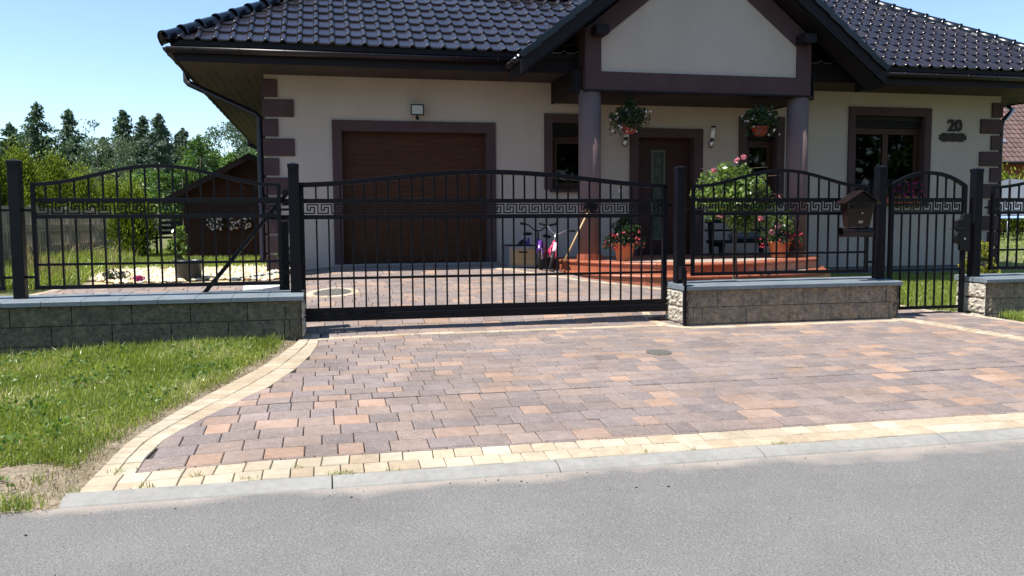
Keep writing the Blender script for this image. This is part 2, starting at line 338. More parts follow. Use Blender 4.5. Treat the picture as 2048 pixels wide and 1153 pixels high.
def blades(name, mt, XY, H, W, zf=None, Z=None, lean=.5, parent=None, tint=None, **tags):
    n = len(XY); XY = np.asarray(XY, float); H = np.broadcast_to(H, n)*rng.uniform(.55, 1.35, n); W = np.broadcast_to(W, n)*rng.uniform(.6, 1.3, n)
    z = np.array([zf(x, y) for x, y in XY]) if Z is None else Z
    a = rng.uniform(0, 2*pi, n); ld = np.stack([np.cos(a), np.sin(a)], 1); ln = np.abs(rng.normal(0, lean, n)); ln = np.minimum(ln, 1.3)
    b = rng.uniform(0, 2*pi, n); wd = np.stack([np.cos(b), np.sin(b), 0*b], 1)*(W/2)[:, None]
    base = np.column_stack([XY, z-.01]); mid = base.copy(); mid[:, :2] += ld*(H*ln*.35)[:, None]; mid[:, 2] += H*.58*np.cos(ln*.5)
    tip = base.copy(); tip[:, :2] += ld*(H*ln)[:, None]; tip[:, 2] += H*np.maximum(.15, np.cos(ln))
    V = np.stack([base-wd, base+wd, mid+wd*.75, mid-wd*.75, tip], 1); i = np.arange(n)[:, None]*5
    q = i+np.array([[0, 1, 2, 3]]); t = i+np.array([[3, 2, 4]])
    if tint is None: tint = np.clip(rng.normal(.45, .25, n), 0, 1)
    return npmesh(name, V.reshape(-1, 3), [q, t], mt, parent, attrs={'tint': np.repeat(np.clip(tint, 0, 1), 5)}, **tags)

def trunk(parent, h, r, mt, lean=(0, 0), limbs=6, spread=1.0, z1=.35):
    m = MB(); n = 7; pts = [(lean[0]*i/n*h+.03*h*sin(i*1.7)*.3, lean[1]*i/n*h, -.15+h*i/n) for i in range(n+1)]
    m.tube(pts, [r*(1-.85*i/n) for i in range(n+1)], 8)
    for k in range(limbs):
        t = z1+(1-z1)*.9*(k/limbs); a = k*2.4; p = Vector(pts[int(t*n)]); L_ = spread*(1-t*.6)
        q = p+Vector((cos(a)*L_*.5, sin(a)*L_*.5, L_*.35)); s = p+Vector((cos(a)*L_, sin(a)*L_, L_*.8))
        m.tube([p, q, s], [r*.45*(1-t*.6), r*.25*(1-t*.6), r*.08], 6)
    return m.build('trunk', mt, parent, local=True)

def clumps(n, rx, ry, rz, cz, per, cr, shell=.55):
    """points in leafy clumps spread through an ellipsoid; returns points and clump tint"""
    u = unit(rng.normal(size=(n, 3))); rad = rng.uniform(shell, 1, n)**.6
    cc = u*rad[:, None]*np.array([rx, ry, rz])+np.array([0, 0, cz]); crs = cr*rng.uniform(.5, 1.3, n); P = []; Tn = []
    for c, r_ in zip(cc, crs):
        k = int(per*rng.uniform(.6, 1.4)); d = unit(rng.normal(size=(k, 3)))*(rng.uniform(.35, 1, k)**.5)[:, None]*r_
        d[:, 2] *= .75; P.append(c+d); Tn.append(np.full(k, rng.normal(0, .13))+rng.uniform(.15, .85, k))
    return np.concatenate(P), np.concatenate(Tn)

def broadleaf(name, label, cat, x, y, z0, h, rx, rz, n=40, per=60, cr=.5, leaf=(.13, .08), mt='broad', bark='bark', group=None, cz=None, ry=None, drop=0, tr=.07, spread=.9):
    t = thing(name, (x, y, z0), label, cat, group); trunk(t, h*.85, tr, M[bark], spread=rx*spread)
    cz = h-rz if cz is None else cz
    P, tn = clumps(n, rx, ry or rx, rz, cz, per, cr)
    P = P[P[:, 2] > .1]; tn = tn[:len(P)]
    T = np.tile([0, 0, -1.], (len(P), 1)) if drop else None
    leaves('crown', M[mt], P, leaf[0], leaf[1], t, T=T, tint=tn, spread=.5 if drop else .6); return t

def spruce(name, label, x, y, z0, h, r, mt='spruce', nb=330, per=40, group=None, dens=1, top=.0):
    t = thing(name, (x, y, z0), label, 'conifer', group); MB().tube([(0, 0, -.1), (0, 0, h*.5), (0, 0, h)], [r*.09, r*.05, .012], 7).build('trunk', M['bark'], t, local=True)
    P = []; T = []; tn = []
    for i in range(nb):
        u = (i+rng.uniform(0, 1))/nb; z = h*(.06+.94*u); L_ = r*(1-u)**.82*rng.uniform(.45, 1.2)*(1+.18*sin(u*19+x))+.05+(.10 if u > .93 else 0)*rng.uniform(0, 1); a = rng.uniform(0, 2*pi)
        k = max(5, int(per*(L_/r+.25))); s = rng.uniform(.1, 1, k); d = np.array([cos(a), sin(a)])
        side = rng.normal(0, .16*L_+.02, k)*(1-.5*s); px = d[0]*L_*s-d[1]*side; py = d[1]*L_*s+d[0]*side
        pz = z-.32*L_*s+.30*L_*s**3+rng.normal(0, .035, k)-np.abs(rng.normal(0, .07, k)); P.append(np.stack([px, py, pz], 1))
        T.append(np.stack([np.full(k, d[0]), np.full(k, d[1]), np.full(k, -.5)], 1)); tn.append(rng.uniform(.1, .8, k)+rng.normal(0, .12))
    P = np.concatenate(P); T = np.concatenate(T); tn = np.concatenate(tn)
    leaves('crown', M[mt], P, .19+.03*h/5, .07, t, T=T, tint=tn, spread=.5); return t

def thuja(name, label, x, y, z0, h, r, n=5200, mt='thuja', group=None, leaf=(.15, .055), point=.75):
    t = thing(name, (x, y, z0), label, 'conifer', group); MB().tube([(0, 0, -.1), (0, 0, h*.9)], [.05, .015], 7).build('trunk', M['bark'], t, local=True)
    # flame-shaped body of many upright fans
    nf = 210; P = []; T = []; tn = []
    for i in range(nf):
        u = rng.uniform(0, 1)**.9; a = rng.uniform(0, 2*pi); rr = r*(min(1, .55+1.6*u) if u < .3 else (1-(u-.3)/.7)**point)*rng.uniform(.75, 1.08)+.05
        c = np.array([cos(a)*rr, sin(a)*rr, h*(.03+.9*u)]); k = int(n/nf*rng.uniform(.6, 1.4)); out = np.array([cos(a), sin(a), 0])
        q = rng.normal(0, 1, (k, 3))*np.array([.11, .11, .26])*(.5+.6*r); q[:, 2] = np.abs(q[:, 2]); P.append(c+q-out*.06); T.append(np.tile(out*.35+np.array([0, 0, 1.]), (k, 1)))
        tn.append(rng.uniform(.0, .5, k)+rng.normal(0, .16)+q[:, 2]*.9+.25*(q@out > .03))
    k = n//4; u = rng.uniform(0, 1, k); a = rng.uniform(0, 2*pi, k); rr = r*.75*(1-u)**.8*np.sqrt(rng.uniform(0, 1, k)); P.append(np.stack([np.cos(a)*rr, np.sin(a)*rr, h*u*.95], 1)); T.append(np.tile([0, 0, 1.], (k, 1))); tn.append(rng.uniform(0, .35, k))  # inner leaves tinted dark: shade of the crown's hollows painted into the colour
    leaves('crown', M[mt], np.concatenate(P), leaf[0], leaf[1], t, T=np.concatenate(T), tint=np.concatenate(tn), spread=.35); return t

def petals(C, r, k=7):
    """k petal quads round each blossom centre"""
    C = np.asarray(C, float); n = len(C); P = np.repeat(C, k, 0); d = unit(rng.normal(size=(n*k, 3))); return P+d*r*.45, d


# ================================================================== SETTING: ground, road, paving
def grid_sheet(name, xs, ys, mt, dz=0, mask=None, zf=None, **tags):
    zf = zf or G; V = [(x, y, zf(x, y)+dz) for y in ys for x in xs]; nx = len(xs); Fc = []
    for j in range(len(ys)-1):
        for i in range(nx-1):
            if mask is None or mask((xs[i]+xs[i+1])/2, (ys[j]+ys[j+1])/2): Fc.append((j*nx+i, j*nx+i+1, (j+1)*nx+i+1, (j+1)*nx+i))
    m = MB(); m.add(V, Fc, True); return m.build(name, mt, **tags)
S = dict(kind='structure')
# road: flat asphalt sheet from the kerb to beyond the camera
m = MB(); m.box(-60, 70, -2.2, 4.66, -.6, -.30); m.build('road', M['asphalt'], **S)
# wide ground under everything (lawns), one sheet to the horizon
def gz(x, y):
    if y < 4.66: return -.36
    return G(x, y)-.05
xs = sorted(set(list(np.arange(-8, 15.01, .5))+[-400, -200, -100, -60, -40, -30, -20, -14, -10, 18, 22, 28, 36, 50, 80, 120, 200, 400]))
ys = sorted(set([-300, -120, -60, -30, -10, -2.3]+list(np.arange(4.0, 8.6, .4))+list(np.arange(8.8, 10.4, .15))+list(np.arange(10.5, 20, .4))+[4.66, 22, 25, 30, 36, 45, 60, 80, 120, 200, 400, 700]))
def gz2(x, y):
    return -.28 if y <= -2.3 else gz(x, y)
grid_sheet('ground', xs, ys, M['lawn'], zf=gz2, **S)

# kerb: lowered concrete kerbstones with a rounded top edge
K = thing('kerb', (0, 0, 0), 'lowered grey concrete kerb between the asphalt and the cream paving', 'kerb'); del K['category']; K['kind'] = 'structure'
x = -1.38; k = 0
prof = [(4.655, -.45), (4.655, -.305), (4.668, -.292), (4.70, -.278), (4.74, -.267), (4.775, -.262), (4.795, -.262), (4.795, -.45)]
for x1 in [0.005, 1.31, 2.62, 3.93, 5.24, 6.55, 7.86, 9.2, 10.5, 11.8]:
    m = MB(); a = x+.004; b = x1-.004
    m.prism([(y, z) for y, z in prof], b-a, 'x', a); m.build('kerbstone', M['kerb'], K); x = x1

CREAM = [(.42, .34, .235), (.44, .37, .27), (.40, .315, .215), (.43, .36, .255), (.46, .40, .30)]
PAV = [((.222, .174, .156), .36), ((.192, .158, .148), .27), ((.250, .188, .158), .20), ((.295, .205, .158), .10), ((.33, .218, .157), .05), ((.180, .148, .144), .02)]
def pick():
    u = rng.uniform(); s = 0
    for c, p in PAV:
        s += p
        if u < s: break
    return np.array(c)*rng.uniform(.88, 1.12)
def pave(name, quads, cols, gap=.0028, ch=.005, dz=0, **tags):
    """bevelled block per quad (4 xy corners, counter-clockwise)"""
    Q = np.array(quads, float); n = len(Q); c = Q.mean(1, keepdims=True)
    def inset(Q, d):
        out = np.empty_like(Q)
        for k in range(4):
            e1 = unit(Q[:, (k+1) % 4]-Q[:, k]); e0 = unit(Q[:, (k-1) % 4]-Q[:, k]); out[:, k] = Q[:, k]+(e1+e0)*d
        return out
    A = inset(Q, gap); B = inset(Q, gap+ch); zj = rng.normal(0, .0012, n)+dz; tl = rng.normal(0, .004, (n, 2))
    def lift(P, d):
        z = np.array([[G(x, y) for x, y in p] for p in P]); dd = P-c
        return np.dstack([P, z+d+zj[:, None]+(dd*tl[:, None, :]).sum(2)])
    V = np.concatenate([lift(A, -.03), lift(A, -.0045), lift(B, 0)], 1)
    i = np.arange(n)[:, None]*12; fs = [i+np.array([[8, 9, 10, 11]])]
    for k in range(4):
        a, b = k, (k+1) % 4; fs += [i+np.array([[a, b, b+4, a+4]]), i+np.array([[a+4, b+4, b+8, a+8]])]
    C = np.repeat(np.column_stack([np.array(cols), np.ones(n)]), 12, 0)
    return npmesh(name, V.reshape(-1, 3), fs, M['paver'], colattr=C, **tags)

inner = [(5.094, -1.095), (5.40, -1.09), (5.727, -1.042), (6.0, -.93), (6.31, -.77), (6.6, -.61), (6.89, -.458), (7.2, -.35), (7.538, -.244), (7.95, -.155), (8.351, -.10), (8.79, -.079), (9.2, -.075)]
outer = [(4.80, -1.345), (5.137, -1.325), (5.669, -1.275), (6.0, -1.18), (6.424, -1.03), (6.76, -.89), (7.103, -.745), (7.5, -.58), (7.97, -.44), (8.4, -.32), (8.819, -.26), (9.2, -.24)]
def xin(y): return lerp(y, [p[0] for p in inner], [p[1] for p in inner])
right = [(5.0, 9.6), (5.6, 8.9), (6.4, 8.35), (7.2, 8.02), (8.1, 7.78), (8.75, 7.62), (9.2, 7.60), (9.8, 7.6)]
def xright(y): return lerp(y, [p[0] for p in right], [p[1] for p in right])
Q = []; Cc = []
def rows(y0, y1, hs, xl, xr):
    y = y0
    while y < y1-.02:
        h = min(hs, y1-y); ya, yb = y, y+h; x = min(xl(ya), xl(yb))-rng.uniform(0, .25)
        wv = .006*sin(y*9)
        while x < max(xr(ya), xr(yb)):
            L_ = float(rng.choice([.16, .20, .24, .28], p=[.22, .3, .3, .18])); a0, a1, b0, b1 = x, x+L_, x, x+L_
            x += L_
            a0 = max(a0, xl(ya)); b0 = max(b0, xl(yb)); a1 = min(a1, xr(ya)); b1 = min(b1, xr(yb))
            if a1-a0 < .035 or b1-b0 < .035:
                if (a1-a0)+(b1-b0) < .08: continue
                a1 = max(a1, a0+.03); b1 = max(b1, b0+.03)
            Q.append([(a0, ya), (a1, ya), (b1, yb), (b0, yb)]); Cc.append(pick())
        y += h
RH = .195
rows(5.11, 5.14, .2, xin, xright)
rows(5.14, 6.335, RH+.004, xin, xright)
rows(6.348, 8.93, .1525, xin, xright)
def yl(y): return lerp(y, [9.1, 11.7, 12.2, 12.75, 12.8, 13.4], [-4.6, -3.75, -3.6, -3.35, -1.0, -.62])
def yr(y): return 7.6 if y < 9.0 else (lerp(y, [9.0, 9.4], [7.5, 6.75]) if y < 9.4 else 6.7)
rows(8.93, 13.55, .153, yl, yr)
pave('driveway', Q, Cc, **S)
# joint sand sheet under the blocks
jm = MB(); ysj = [4.80, 5.1, 5.4, 5.7, 6, 6.3, 6.6, 6.9, 7.2, 7.5, 7.95, 8.35, 8.75]
for a, b in zip(ysj[:-1], ysj[1:]):
    oxa = lerp(a, [p[0] for p in outer], [p[1] for p in outer]); oxb = lerp(b, [p[0] for p in outer], [p[1] for p in outer])
    xr_ = [(oxa, a), (2, a), (5, a), (xright(a)+.1, a), (xright(b)+.1, b), (5, b), (2, b), (oxb, b)]
    jm.add([(x, y, G(x, y)-.0125) for x, y in xr_], [(0, 1, 6, 7), (1, 2, 5, 6), (2, 3, 4, 5)])
jm.build('paving_bed', M['joint'], **S)
gx = list(np.arange(-4.4, 7.61, .2)); gy = list(np.arange(8.76, 13.61, .153))
grid_sheet('yard_paving_bed', gx, gy, M['joint'], dz=-.0145, mask=lambda x, y: yl(y) < x-.1 and x < yr(y)+.1, **S)

# cream borders
Q2 = []; C2 = []
def strip(cl, wd, nrow, seg, jit=.15):
    """rows of blocks along a polyline centre line (x, y)"""
    P = np.array(cl, float); d = np.r_[0, np.cumsum(np.linalg.norm(np.diff(P, axis=0), axis=1))]; tot = d[-1]
    def at(s): return np.array([np.interp(s, d, P[:, 0]), np.interp(s, d, P[:, 1])])
    def nrm(s): t = at(min(tot, s+.08))-at(max(0, s-.08)); t /= np.linalg.norm(t); return np.array([-t[1], t[0]])
    for r in range(nrow):
        o0 = -wd/2+wd*r/nrow; o1 = -wd/2+wd*(r+1)/nrow; s = -rng.uniform(0, seg*.8) if r else 0
        while s < tot-.02:
            e = min(tot, s+seg*rng.uniform(1-jit, 1+jit)); s0 = max(0, s)
            if e-s0 > .03:
                a, b = at(s0), at(e); na, nb = nrm(s0), nrm(e)
                Q2.append([a+na*o0, b+nb*o0, b+nb*o1, a+na*o1]); C2.append(np.array(CREAM[rng.integers(5)])*rng.uniform(.93, 1.05))
            s = e
# kerb-side double row
for r, (ya, yb) in enumerate([(4.80, 4.955), (4.955, 5.108)]):
    x = -1.34+.0*r
    while x < 11:
        L_ = rng.uniform(.13, .19); sk = rng.uniform(-.012, .012); Q2.append([(x, ya), (x+L_, ya), (x+L_+.01*r, yb), (x+.01*r, yb)]); C2.append(np.array(CREAM[rng.integers(5)])*rng.uniform(.93, 1.05)); x += L_
cl = []
for y in np.linspace(5.11, 8.95, 26):
    a = xin(y); b = lerp(y, [p[0] for p in outer], [p[1] for p in outer]); cl.append(((a+b)/2, y))
P1 = np.array(cl)
ys_ = P1[:, 1]
# two rows following the curve, variable width
for r in range(2):
    y = 5.11
    while y < 8.9:
        dy = rng.uniform(.085, .115); y2 = min(y+dy, 8.95)
        f = lambda yy, t: xin(yy)+(lerp(yy, [p[0] for p in outer], [p[1] for p in outer])-xin(yy))*t
        sl_ = (f(y+.05, .5)-f(y-.05, .5))/.1; sk = -sl_*.5
        def pt(yy, t): return (f(yy, t), yy+(t-.5)*.22*sl_/(1+sl_*sl_)*1.0)
        Q2.append([pt(y, (r+1)/2), pt(y, r/2), pt(y2, r/2), pt(y2, (r+1)/2)]); C2.append(np.array(CREAM[rng.integers(5)])*rng.uniform(.93, 1.05)); y = y2
pave('cream_border', Q2, C2, gap=.0025, ch=.004, **S)
Q2 = []; C2 = []
strip([(-.1, 8.62), (.9, 8.70), (3.62, 8.72)], .10, 1, .16)                     # line before the gate
strip([(3.62, 9.25), (3.66, 8.75), (3.85, 8.52), (4.6, 8.52), (6.45, 8.53)], .10, 1, .16)   # round the foot of the wall
strip([(6.50, 8.72), (6.74, 8.2), (7.02, 7.45), (7.42, 6.6), (8.0, 5.8), (8.5, 5.25)], .20, 2, .11)
strip([(7.50, 8.78), (7.66, 8.5), (7.80, 8.1), (8.04, 7.2), (8.38, 6.4), (8.95, 5.6), (9.6, 5.0)], .10, 1, .16)
strip([(2.60, 12.85), (2.78, 12.57), (3.48, 11.42), (4.35, 10.53), (5.2, 9.95)], .11, 1, .16)
strip([(-.2, 9.2), (-.35, 9.6), (-1.6, 9.35), (-4.4, 9.3)], .1, 1, .16) if False else None
strip([(-4.4, 9.9), (-3.70, 11.73), (-3.46, 12.5)], .13, 1, .14)
strip([(6.70, 9.42), (6.95, 9.24), (7.55, 9.02)], .1, 1, .16)
# ring round the inspection cover
cx_, cy_ = .07, 11.03
for k in range(18):
    a, b = 2*pi*k/18, 2*pi*(k+1)/18
    Q2.append([(cx_+.24*cos(a), cy_+.24*sin(a)), (cx_+.35*cos(a), cy_+.35*sin(a)), (cx_+.35*cos(b), cy_+.35*sin(b)), (cx_+.24*cos(b), cy_+.24*sin(b))]); C2.append(np.array(CREAM[rng.integers(5)]))
pave('cream_paving_line', Q2, C2, gap=.0025, ch=.004, dz=.004, **S)

def disc(x, y, r, dz, n=28, h=.03):
    m = MB(); c = [(x+r*cos(2*pi*k/n), y+r*sin(2*pi*k/n)) for k in range(n)]
    m.add([(a, b, G(a, b)+dz) for a, b in c]+[(a, b, G(a, b)+dz-h) for a, b in c], [tuple(range(n))]+[(k, k+n, (k+1) % n+n, (k+1) % n) for k in range(n)]); return m
disc(.07, 11.03, .235, .006).build('drain_cover', M['grate'], label='round gravel filled drain cover ringed with cream blocks behind the gate', category='drain cover')
disc(3.05, 7.43, .12, .005).build('drain_cover', M['grate'], label='small round gravel filled drain cover in the driveway paving before the fence', category='drain cover')
disc(-.82, 11.85, .28, .05, h=.08).build('manhole_lid', M['lid'], label='flat pale concrete lid behind the left stone wall', category='manhole lid')
m = MB(); m.add([(3.60, 9.05, .045), (3.82, 9.0, .045), (3.84, 9.6, .075), (3.55, 9.6, .075)], [(0, 1, 2, 3)]); m.build('mulch_patch', M['mulch'], **S)

# soil strip along the grass edge and the left verge
def oxx(y): return lerp(y, [p[0] for p in outer], [p[1] for p in outer])
sm_ = MB(); yy = list(np.linspace(4.655, 8.62, 34)); V = []; Fs = []
for j, y in enumerate(yy):
    o = oxx(y)+.02
    for i, dx in enumerate([0, -.06, -.14, -.26, -.5, -1.2, -3.0, -6.0, -12]):
        n_ = .02*sin(y*7+dx*11)+.015*sin(y*17+dx*5)
        z0 = G(o+dx, max(y, 4.8)) if y > 4.75 else lerp(y, [4.655, 4.75], [-.298, -.262])
        V.append((o+dx, y, z0-.018+(n_*.5 if i else -.004)))
Fs = [(j*9+i, (j+1)*9+i, (j+1)*9+i+1, j*9+i+1) for j in range(len(yy)-1) for i in range(8)]
sm_.add(V, Fs, True); sm_.build('soil', M['soil'], **S)

# ------------------------------------------------------------------ grass on the front lawn
def field(n, x0, x1, y0, y1, ok):
    P = np.column_stack([rng.uniform(x0, x1, n), rng.uniform(y0, y1, n)]); return P[[ok(x, y) for x, y in P]]
def nz2(x, y): return .5+.25*(sin(x*3.1+1.3*sin(y*2.3))+cos(y*3.7+1.1*sin(x*2.9)))
def lawnok(x, y):
    if y < 5.45 and nz2(x*3+5, y*4) < .5: return False
    e = oxx(y)-.03-.10*nz2(x*2.2, y*2.2)-(.35*max(0, 1-(y-4.7)/.75) if y < 5.45 else 0)
    if x > e or x < -4.9 or y < 5.12+.10*sin(x*6)+.06*sin(x*17): return False
    if x < -y*.62+1.7-1.6: return False
    d = (e-x); return rng.uniform() < min(1, .12+d*4.5)
P = field(120000, -4.9, -.25, 4.85, 8.60, lawnok)
hgt = np.array([.025+.05*nz2(x, y)+.05*max(0, (y-7.2))*.6+.03*(rng.uniform() < .1) for x, y in P])
tn = np.array([.42+.35*(nz2(x*1.7+4, y*1.7)-.5) for x, y in P])+rng.normal(0, .17, len(P)); dry = np.array([nz2(x*1.3+9, y*1.1+2) < .42 for x, y in P]) & (rng.uniform(size=len(P)) < .5); tn[dry] += .35
blades('lawn_grass', M['grass'], P, hgt, .0078, G, lean=.55, tint=tn, label='bright green uncut grass in front of the left stone wall', category='grass', kind='stuff')
P = field(46000, -4.9, -.2, 4.75, 8.6, lambda x, y: abs(oxx(y)-.21-x) < .19 and rng.uniform() < .6 or (y < 5.6 and x < oxx(y)-.1 and rng.uniform() < .1 and x > -4))
blades('dry_grass_edge', M['drygrass'], P, .035, .005, G, lean=.9, label='short dry straw coloured grass along the curved cream border', category='dry grass', kind='stuff')
# clover and weeds between the grass
P = field(9000, -4.5, -.3, 5.0, 8.55, lambda x, y: x < oxx(y)-.22 and nz2(x*2.3+1, y*2.1+3) > .62)
C3 = np.column_stack([P, [G(x, y)+rng.uniform(.02, .085) for x, y in P]]); leaves('clover', M['broad'], C3, .034, .026, T=np.tile([1., 0, .1], (len(P), 1)), spread=1.2, tint=rng.uniform(.4, .95, len(P)), label='broad leaved clover patches growing in the front lawn', category='clover', kind='stuff')
# weeds in the cream border joints
wd_ = [(-1.0, 4.83), (-.75, 4.96), (-.45, 4.83), (.02, 4.81), (.06, 4.82), (-.2, 4.97), (.62, 4.96), (1.9, 4.81), (2.2, 4.81), (-.9, 5.11), (-1.2, 5.15), (.35, 4.81), (-1.36, 4.86), (.1, 4.81), (2.78, 4.81), (2.82, 4.805)]
P = np.array([(a+rng.normal(0, .03), b+rng.normal(0, .012)) for a, b in wd_ for _ in range(26)])
blades('joint_weeds', M['grass'], P, .035, .004, lambda x, y: -.262, lean=1.0, label='small grass weeds growing in the cream border joints by the kerb', category='weeds', kind='stuff')
P = np.array([(-1.62+rng.normal(0, .07), 4.68+rng.normal(0, .03)) for _ in range(170)])
blades('weed_tuft', M['grass'], P, .09, .006, lambda x, y: -.285, lean=.8, label='green weed tuft at the left end of the kerb', category='weeds', kind='stuff')
# right-hand verge grass beside the far path
def rok(x, y): return x > xright(y)+.16+.05*sin(y*9) and x < 11
P = field(36000, 7.6, 11, 6.6, 8.6, rok); blades('verge_grass', M['grass'], P, .085, .008, G, lean=.6, label='green verge grass in front of the far right stone wall', category='grass', kind='stuff')
# lawn behind the wicket
def bok(x, y):
    return (x > 6.72 and y > 9.1 and y < 13.7) and x > lerp(y, [9.08, 9.45], [7.55, 6.8])
P = field(60000, 6.6, 13.5, 9.05, 13.7, bok); blades('garden_grass', M['grass'], P, .06, .010, G, lean=.5, tint=np.clip(rng.normal(.38, .2, len(P)), 0, 1), label='mown green lawn between the wicket and the house', category='lawn', kind='stuff')
P = field(16000, 13, 34, 10, 34, lambda x, y: x > 12.9 and abs(x-.93*y) < 4.5); blades('right_garden_grass', M['grass'], P, .07, .03, G, lean=.5, tint=np.clip(rng.normal(.5, .15, len(P)), 0, 1), label='sunlit lawn in the neighbouring garden on the far right', category='lawn', kind='stuff')
P = field(30000, -5.2, -.6, 14.2, 19, lambda x, y: True); blades('back_garden_grass', M['grass'], P, .055, .014, G, lean=.5, tint=np.clip(rng.normal(.52, .18, len(P)), 0, 1), label='green lawn in front of the brown garden shed', category='lawn', kind='stuff')

# stones on the road and by the verge
m = MB()
for _ in range(230):
    if _ < 34: x = rng.uniform(-2.2, 5); y = rng.uniform(2.6, 4.6)
    elif _ < 80: x = rng.uniform(-1.5, 5); y = 4.62-abs(rng.normal(0, .06))
    else: x = rng.uniform(-2.9, -1.45); y = rng.uniform(4.7, 5.3)
    r = abs(rng.normal(0, .0022))+.0018; z = -.30 if y < 4.66 else G(x, y)-.005
    m.blob((x, y, z+r*.4), (r*rng.uniform(.8, 1.6), r, r*.7), 6, 4)
m.build('pebbles', M['stone'], label='dark pebbles scattered over the grey asphalt road', category='pebbles', kind='stuff')

# ================================================================== STONE WALLS
M['blockshade'] = mat('shaded_block', (.185, .165, .115), .95, var=.32, vscale=9, base2=(.085, .088, .070), bump=1, bscale=62, bdist=.03, spec=.15)  # wall block copy for the left wall, its shade put into a darker, greener colour
def garden_wall(x0, x1, label, ends=(0, 0), zb=-.12, bm='block'):
    t = thing('stone_wall', (x0, 8.88, 0), label, 'wall'); y0, y1 = 8.645, 9.12
    c = MB(); c.box(x0+.03, x1-.03, y0+.02, y1-.02, zb-.1, .40); c.build('core', M['mortar'], t)
    m = MB(); e = MB(); wr_ = MB(); H = .1875
    for r in range(-1, 2):
        za = .02+H*r if r >= 0 else .02-H; zb_ = za+H-.003; x = x0+(.30 if r % 2 else 0); first = True
        segs = []; xx = x0+(0 if r % 2 == 0 else 0); w0 = .40 if r == 1 else .22; segs.append((xx, xx+w0)); xx += w0
        while xx < x1-.02: L_ = min(.53, x1-xx); segs.append((xx, xx+L_)); xx += L_
        if segs[-1][1]-segs[-1][0] < .12: a, _ = segs.pop(); segs[-1] = (segs[-1][0], x1)
        WR = .15 if r else .11
        if ends[0]: segs[0] = (x0+WR+.002, segs[0][1])
        if ends[1]: segs[-1] = (segs[-1][0], x1-WR-.002)
        for a, b in segs:
            m.box(a+.0035, b-.0035, y0, y0+.12, za, zb_-.003)
        m.box(x0+.03, x1-.03, y1-.12, y1, za, zb_)
        # split end faces
        for q, (xe, sg) in enumerate([(x0, -1), (x1, 1)]):
            if not ends[q]: m.box(min(xe, xe-sg*.05)+.001, max(xe, xe-sg*.05)-.001, y0+.12, y1-.12, za, zb_); continue
            ny, nz_ = 16, 8; V = []
            for j in range(nz_+1):
                for i in range(ny+1):
                    ed = min(1, min(i, ny-i, j, nz_-j)/1.0); V.append((xe+sg*(.006+ed*(.012+abs(rng.normal(0, .011)))), y0-.004+(y1-y0+.004)*i/ny+(rng.normal(0, .004) if 0 < i < ny else 0), za+(zb_-za)*j/nz_))
            fc = [(j*(ny+1)+i, j*(ny+1)+i+1, (j+1)*(ny+1)+i+1, (j+1)*(ny+1)+i) for j in range(nz_) for i in range(ny)]
            e.add(V, fc if sg > 0 else [tuple(reversed(f)) for f in fc], False)
            # rough split corner wrapping onto the front face
            V = []; nx_ = 11
            for jj in range(nz_+1):
                for ii in range(nx_+1):
                    u = ii/nx_; edj = min(1, jj, nz_-jj); fade = (1-u)**.8
                    yy2 = y0+.020*fade**3+(rng.normal(0, .0085)*fade*edj-.004*edj*fade if 0 < ii < nx_ else 0)-.001*(u > .9)
                    V.append((xe+sg*(.010*(ii == 0))-sg*WR*u+(rng.normal(0, .003) if 0 < ii < nx_ and edj else 0), yy2, za+(zb_-za)*jj/nz_))
            w1_ = nx_+1; fc = [(jj*w1_+ii, jj*w1_+ii+1, (jj+1)*w1_+ii+1, (jj+1)*w1_+ii) for jj in range(nz_) for ii in range(nx_)]
            wr_.add(V, fc, False)
    wr_.build('split_corner', M[bm], t) if wr_.v else None
    m.build('blocks', M[bm], t, bevel=.004)
    if e.v: e.build('split_face', M['blockend'], t)
    c = MB(); x = x0-.03; k = 0; xe = x1+.03
    nn = max(1, round((xe-x)/.335)); L_ = (xe-x)/nn
    for i in range(nn):
        a, b = x+i*L_+.0015, x+(i+1)*L_-.0015
        c.prism([(8.60, .396), (8.60, .438), (8.612, .445), (9.14, .470), (9.14, .40)], b-a, 'x', a)
    c.build('coping', M['coping'], t, bevel=.003)
    return t
garden_wall(-7.0, -.255, 'long stone block wall with grey coping beside the lawn, left of the wide gate', ends=(0, 1), bm='blockshade')
garden_wall(3.84, 6.52, 'brown stone block wall with rough split left end between wide gate and wicket', ends=(1, 1))
garden_wall(7.72, 12.8, 'stone block wall with split end running right from the wicket', ends=(1, 0))

# ================================================================== FENCE
FG = 'square black steel fence posts'
def post(x, z0, z1, label, y=8.9, w_=.105, name='fence_post', cap=True):
    t = thing(name, (x, y, z0), label, 'post', None)
    MB().box(x-w_/2, x+w_/2, y-w_/2, y+w_/2, z0, z1-.02).build('shaft', M['steel'], t, bevel=.004)
    if cap:
        m = MB(); a = w_/2+.004; m.add([(x-a, y-a, z1-.045), (x+a, y-a, z1-.045), (x+a, y+a, z1-.045), (x-a, y+a, z1-.045), (x-a, y-a, z1-.008), (x+a, y-a, z1-.008), (x+a, y+a, z1-.008), (x-a, y+a, z1-.008), (x, y, z1+.01)],
              [(0, 3, 2, 1), (0, 1, 5, 4), (1, 2, 6, 5), (2, 3, 7, 6), (3, 0, 4, 7), (4, 5, 8), (5, 6, 8), (6, 7, 8), (7, 4, 8)]); m.build('post_cap', M['steel'], t, bevel=.002)
    return t
p1 = post(-2.865, .455, 1.775, 'leftmost square black fence post, on the long wall beside the lawn')
p2 = post(-.305, .455, 1.765, 'square black post at the left end of the wide sliding gate')
p3 = post(3.89, .455, 1.765, 'square black post where the wide gate meets the brown wall')
p4 = post(6.435, .455, 1.79, 'square black post between the brown mailbox and the wicket')
p5 = post(7.76, .0, 1.775, 'square black post carrying the wicket lock, right of the wicket')
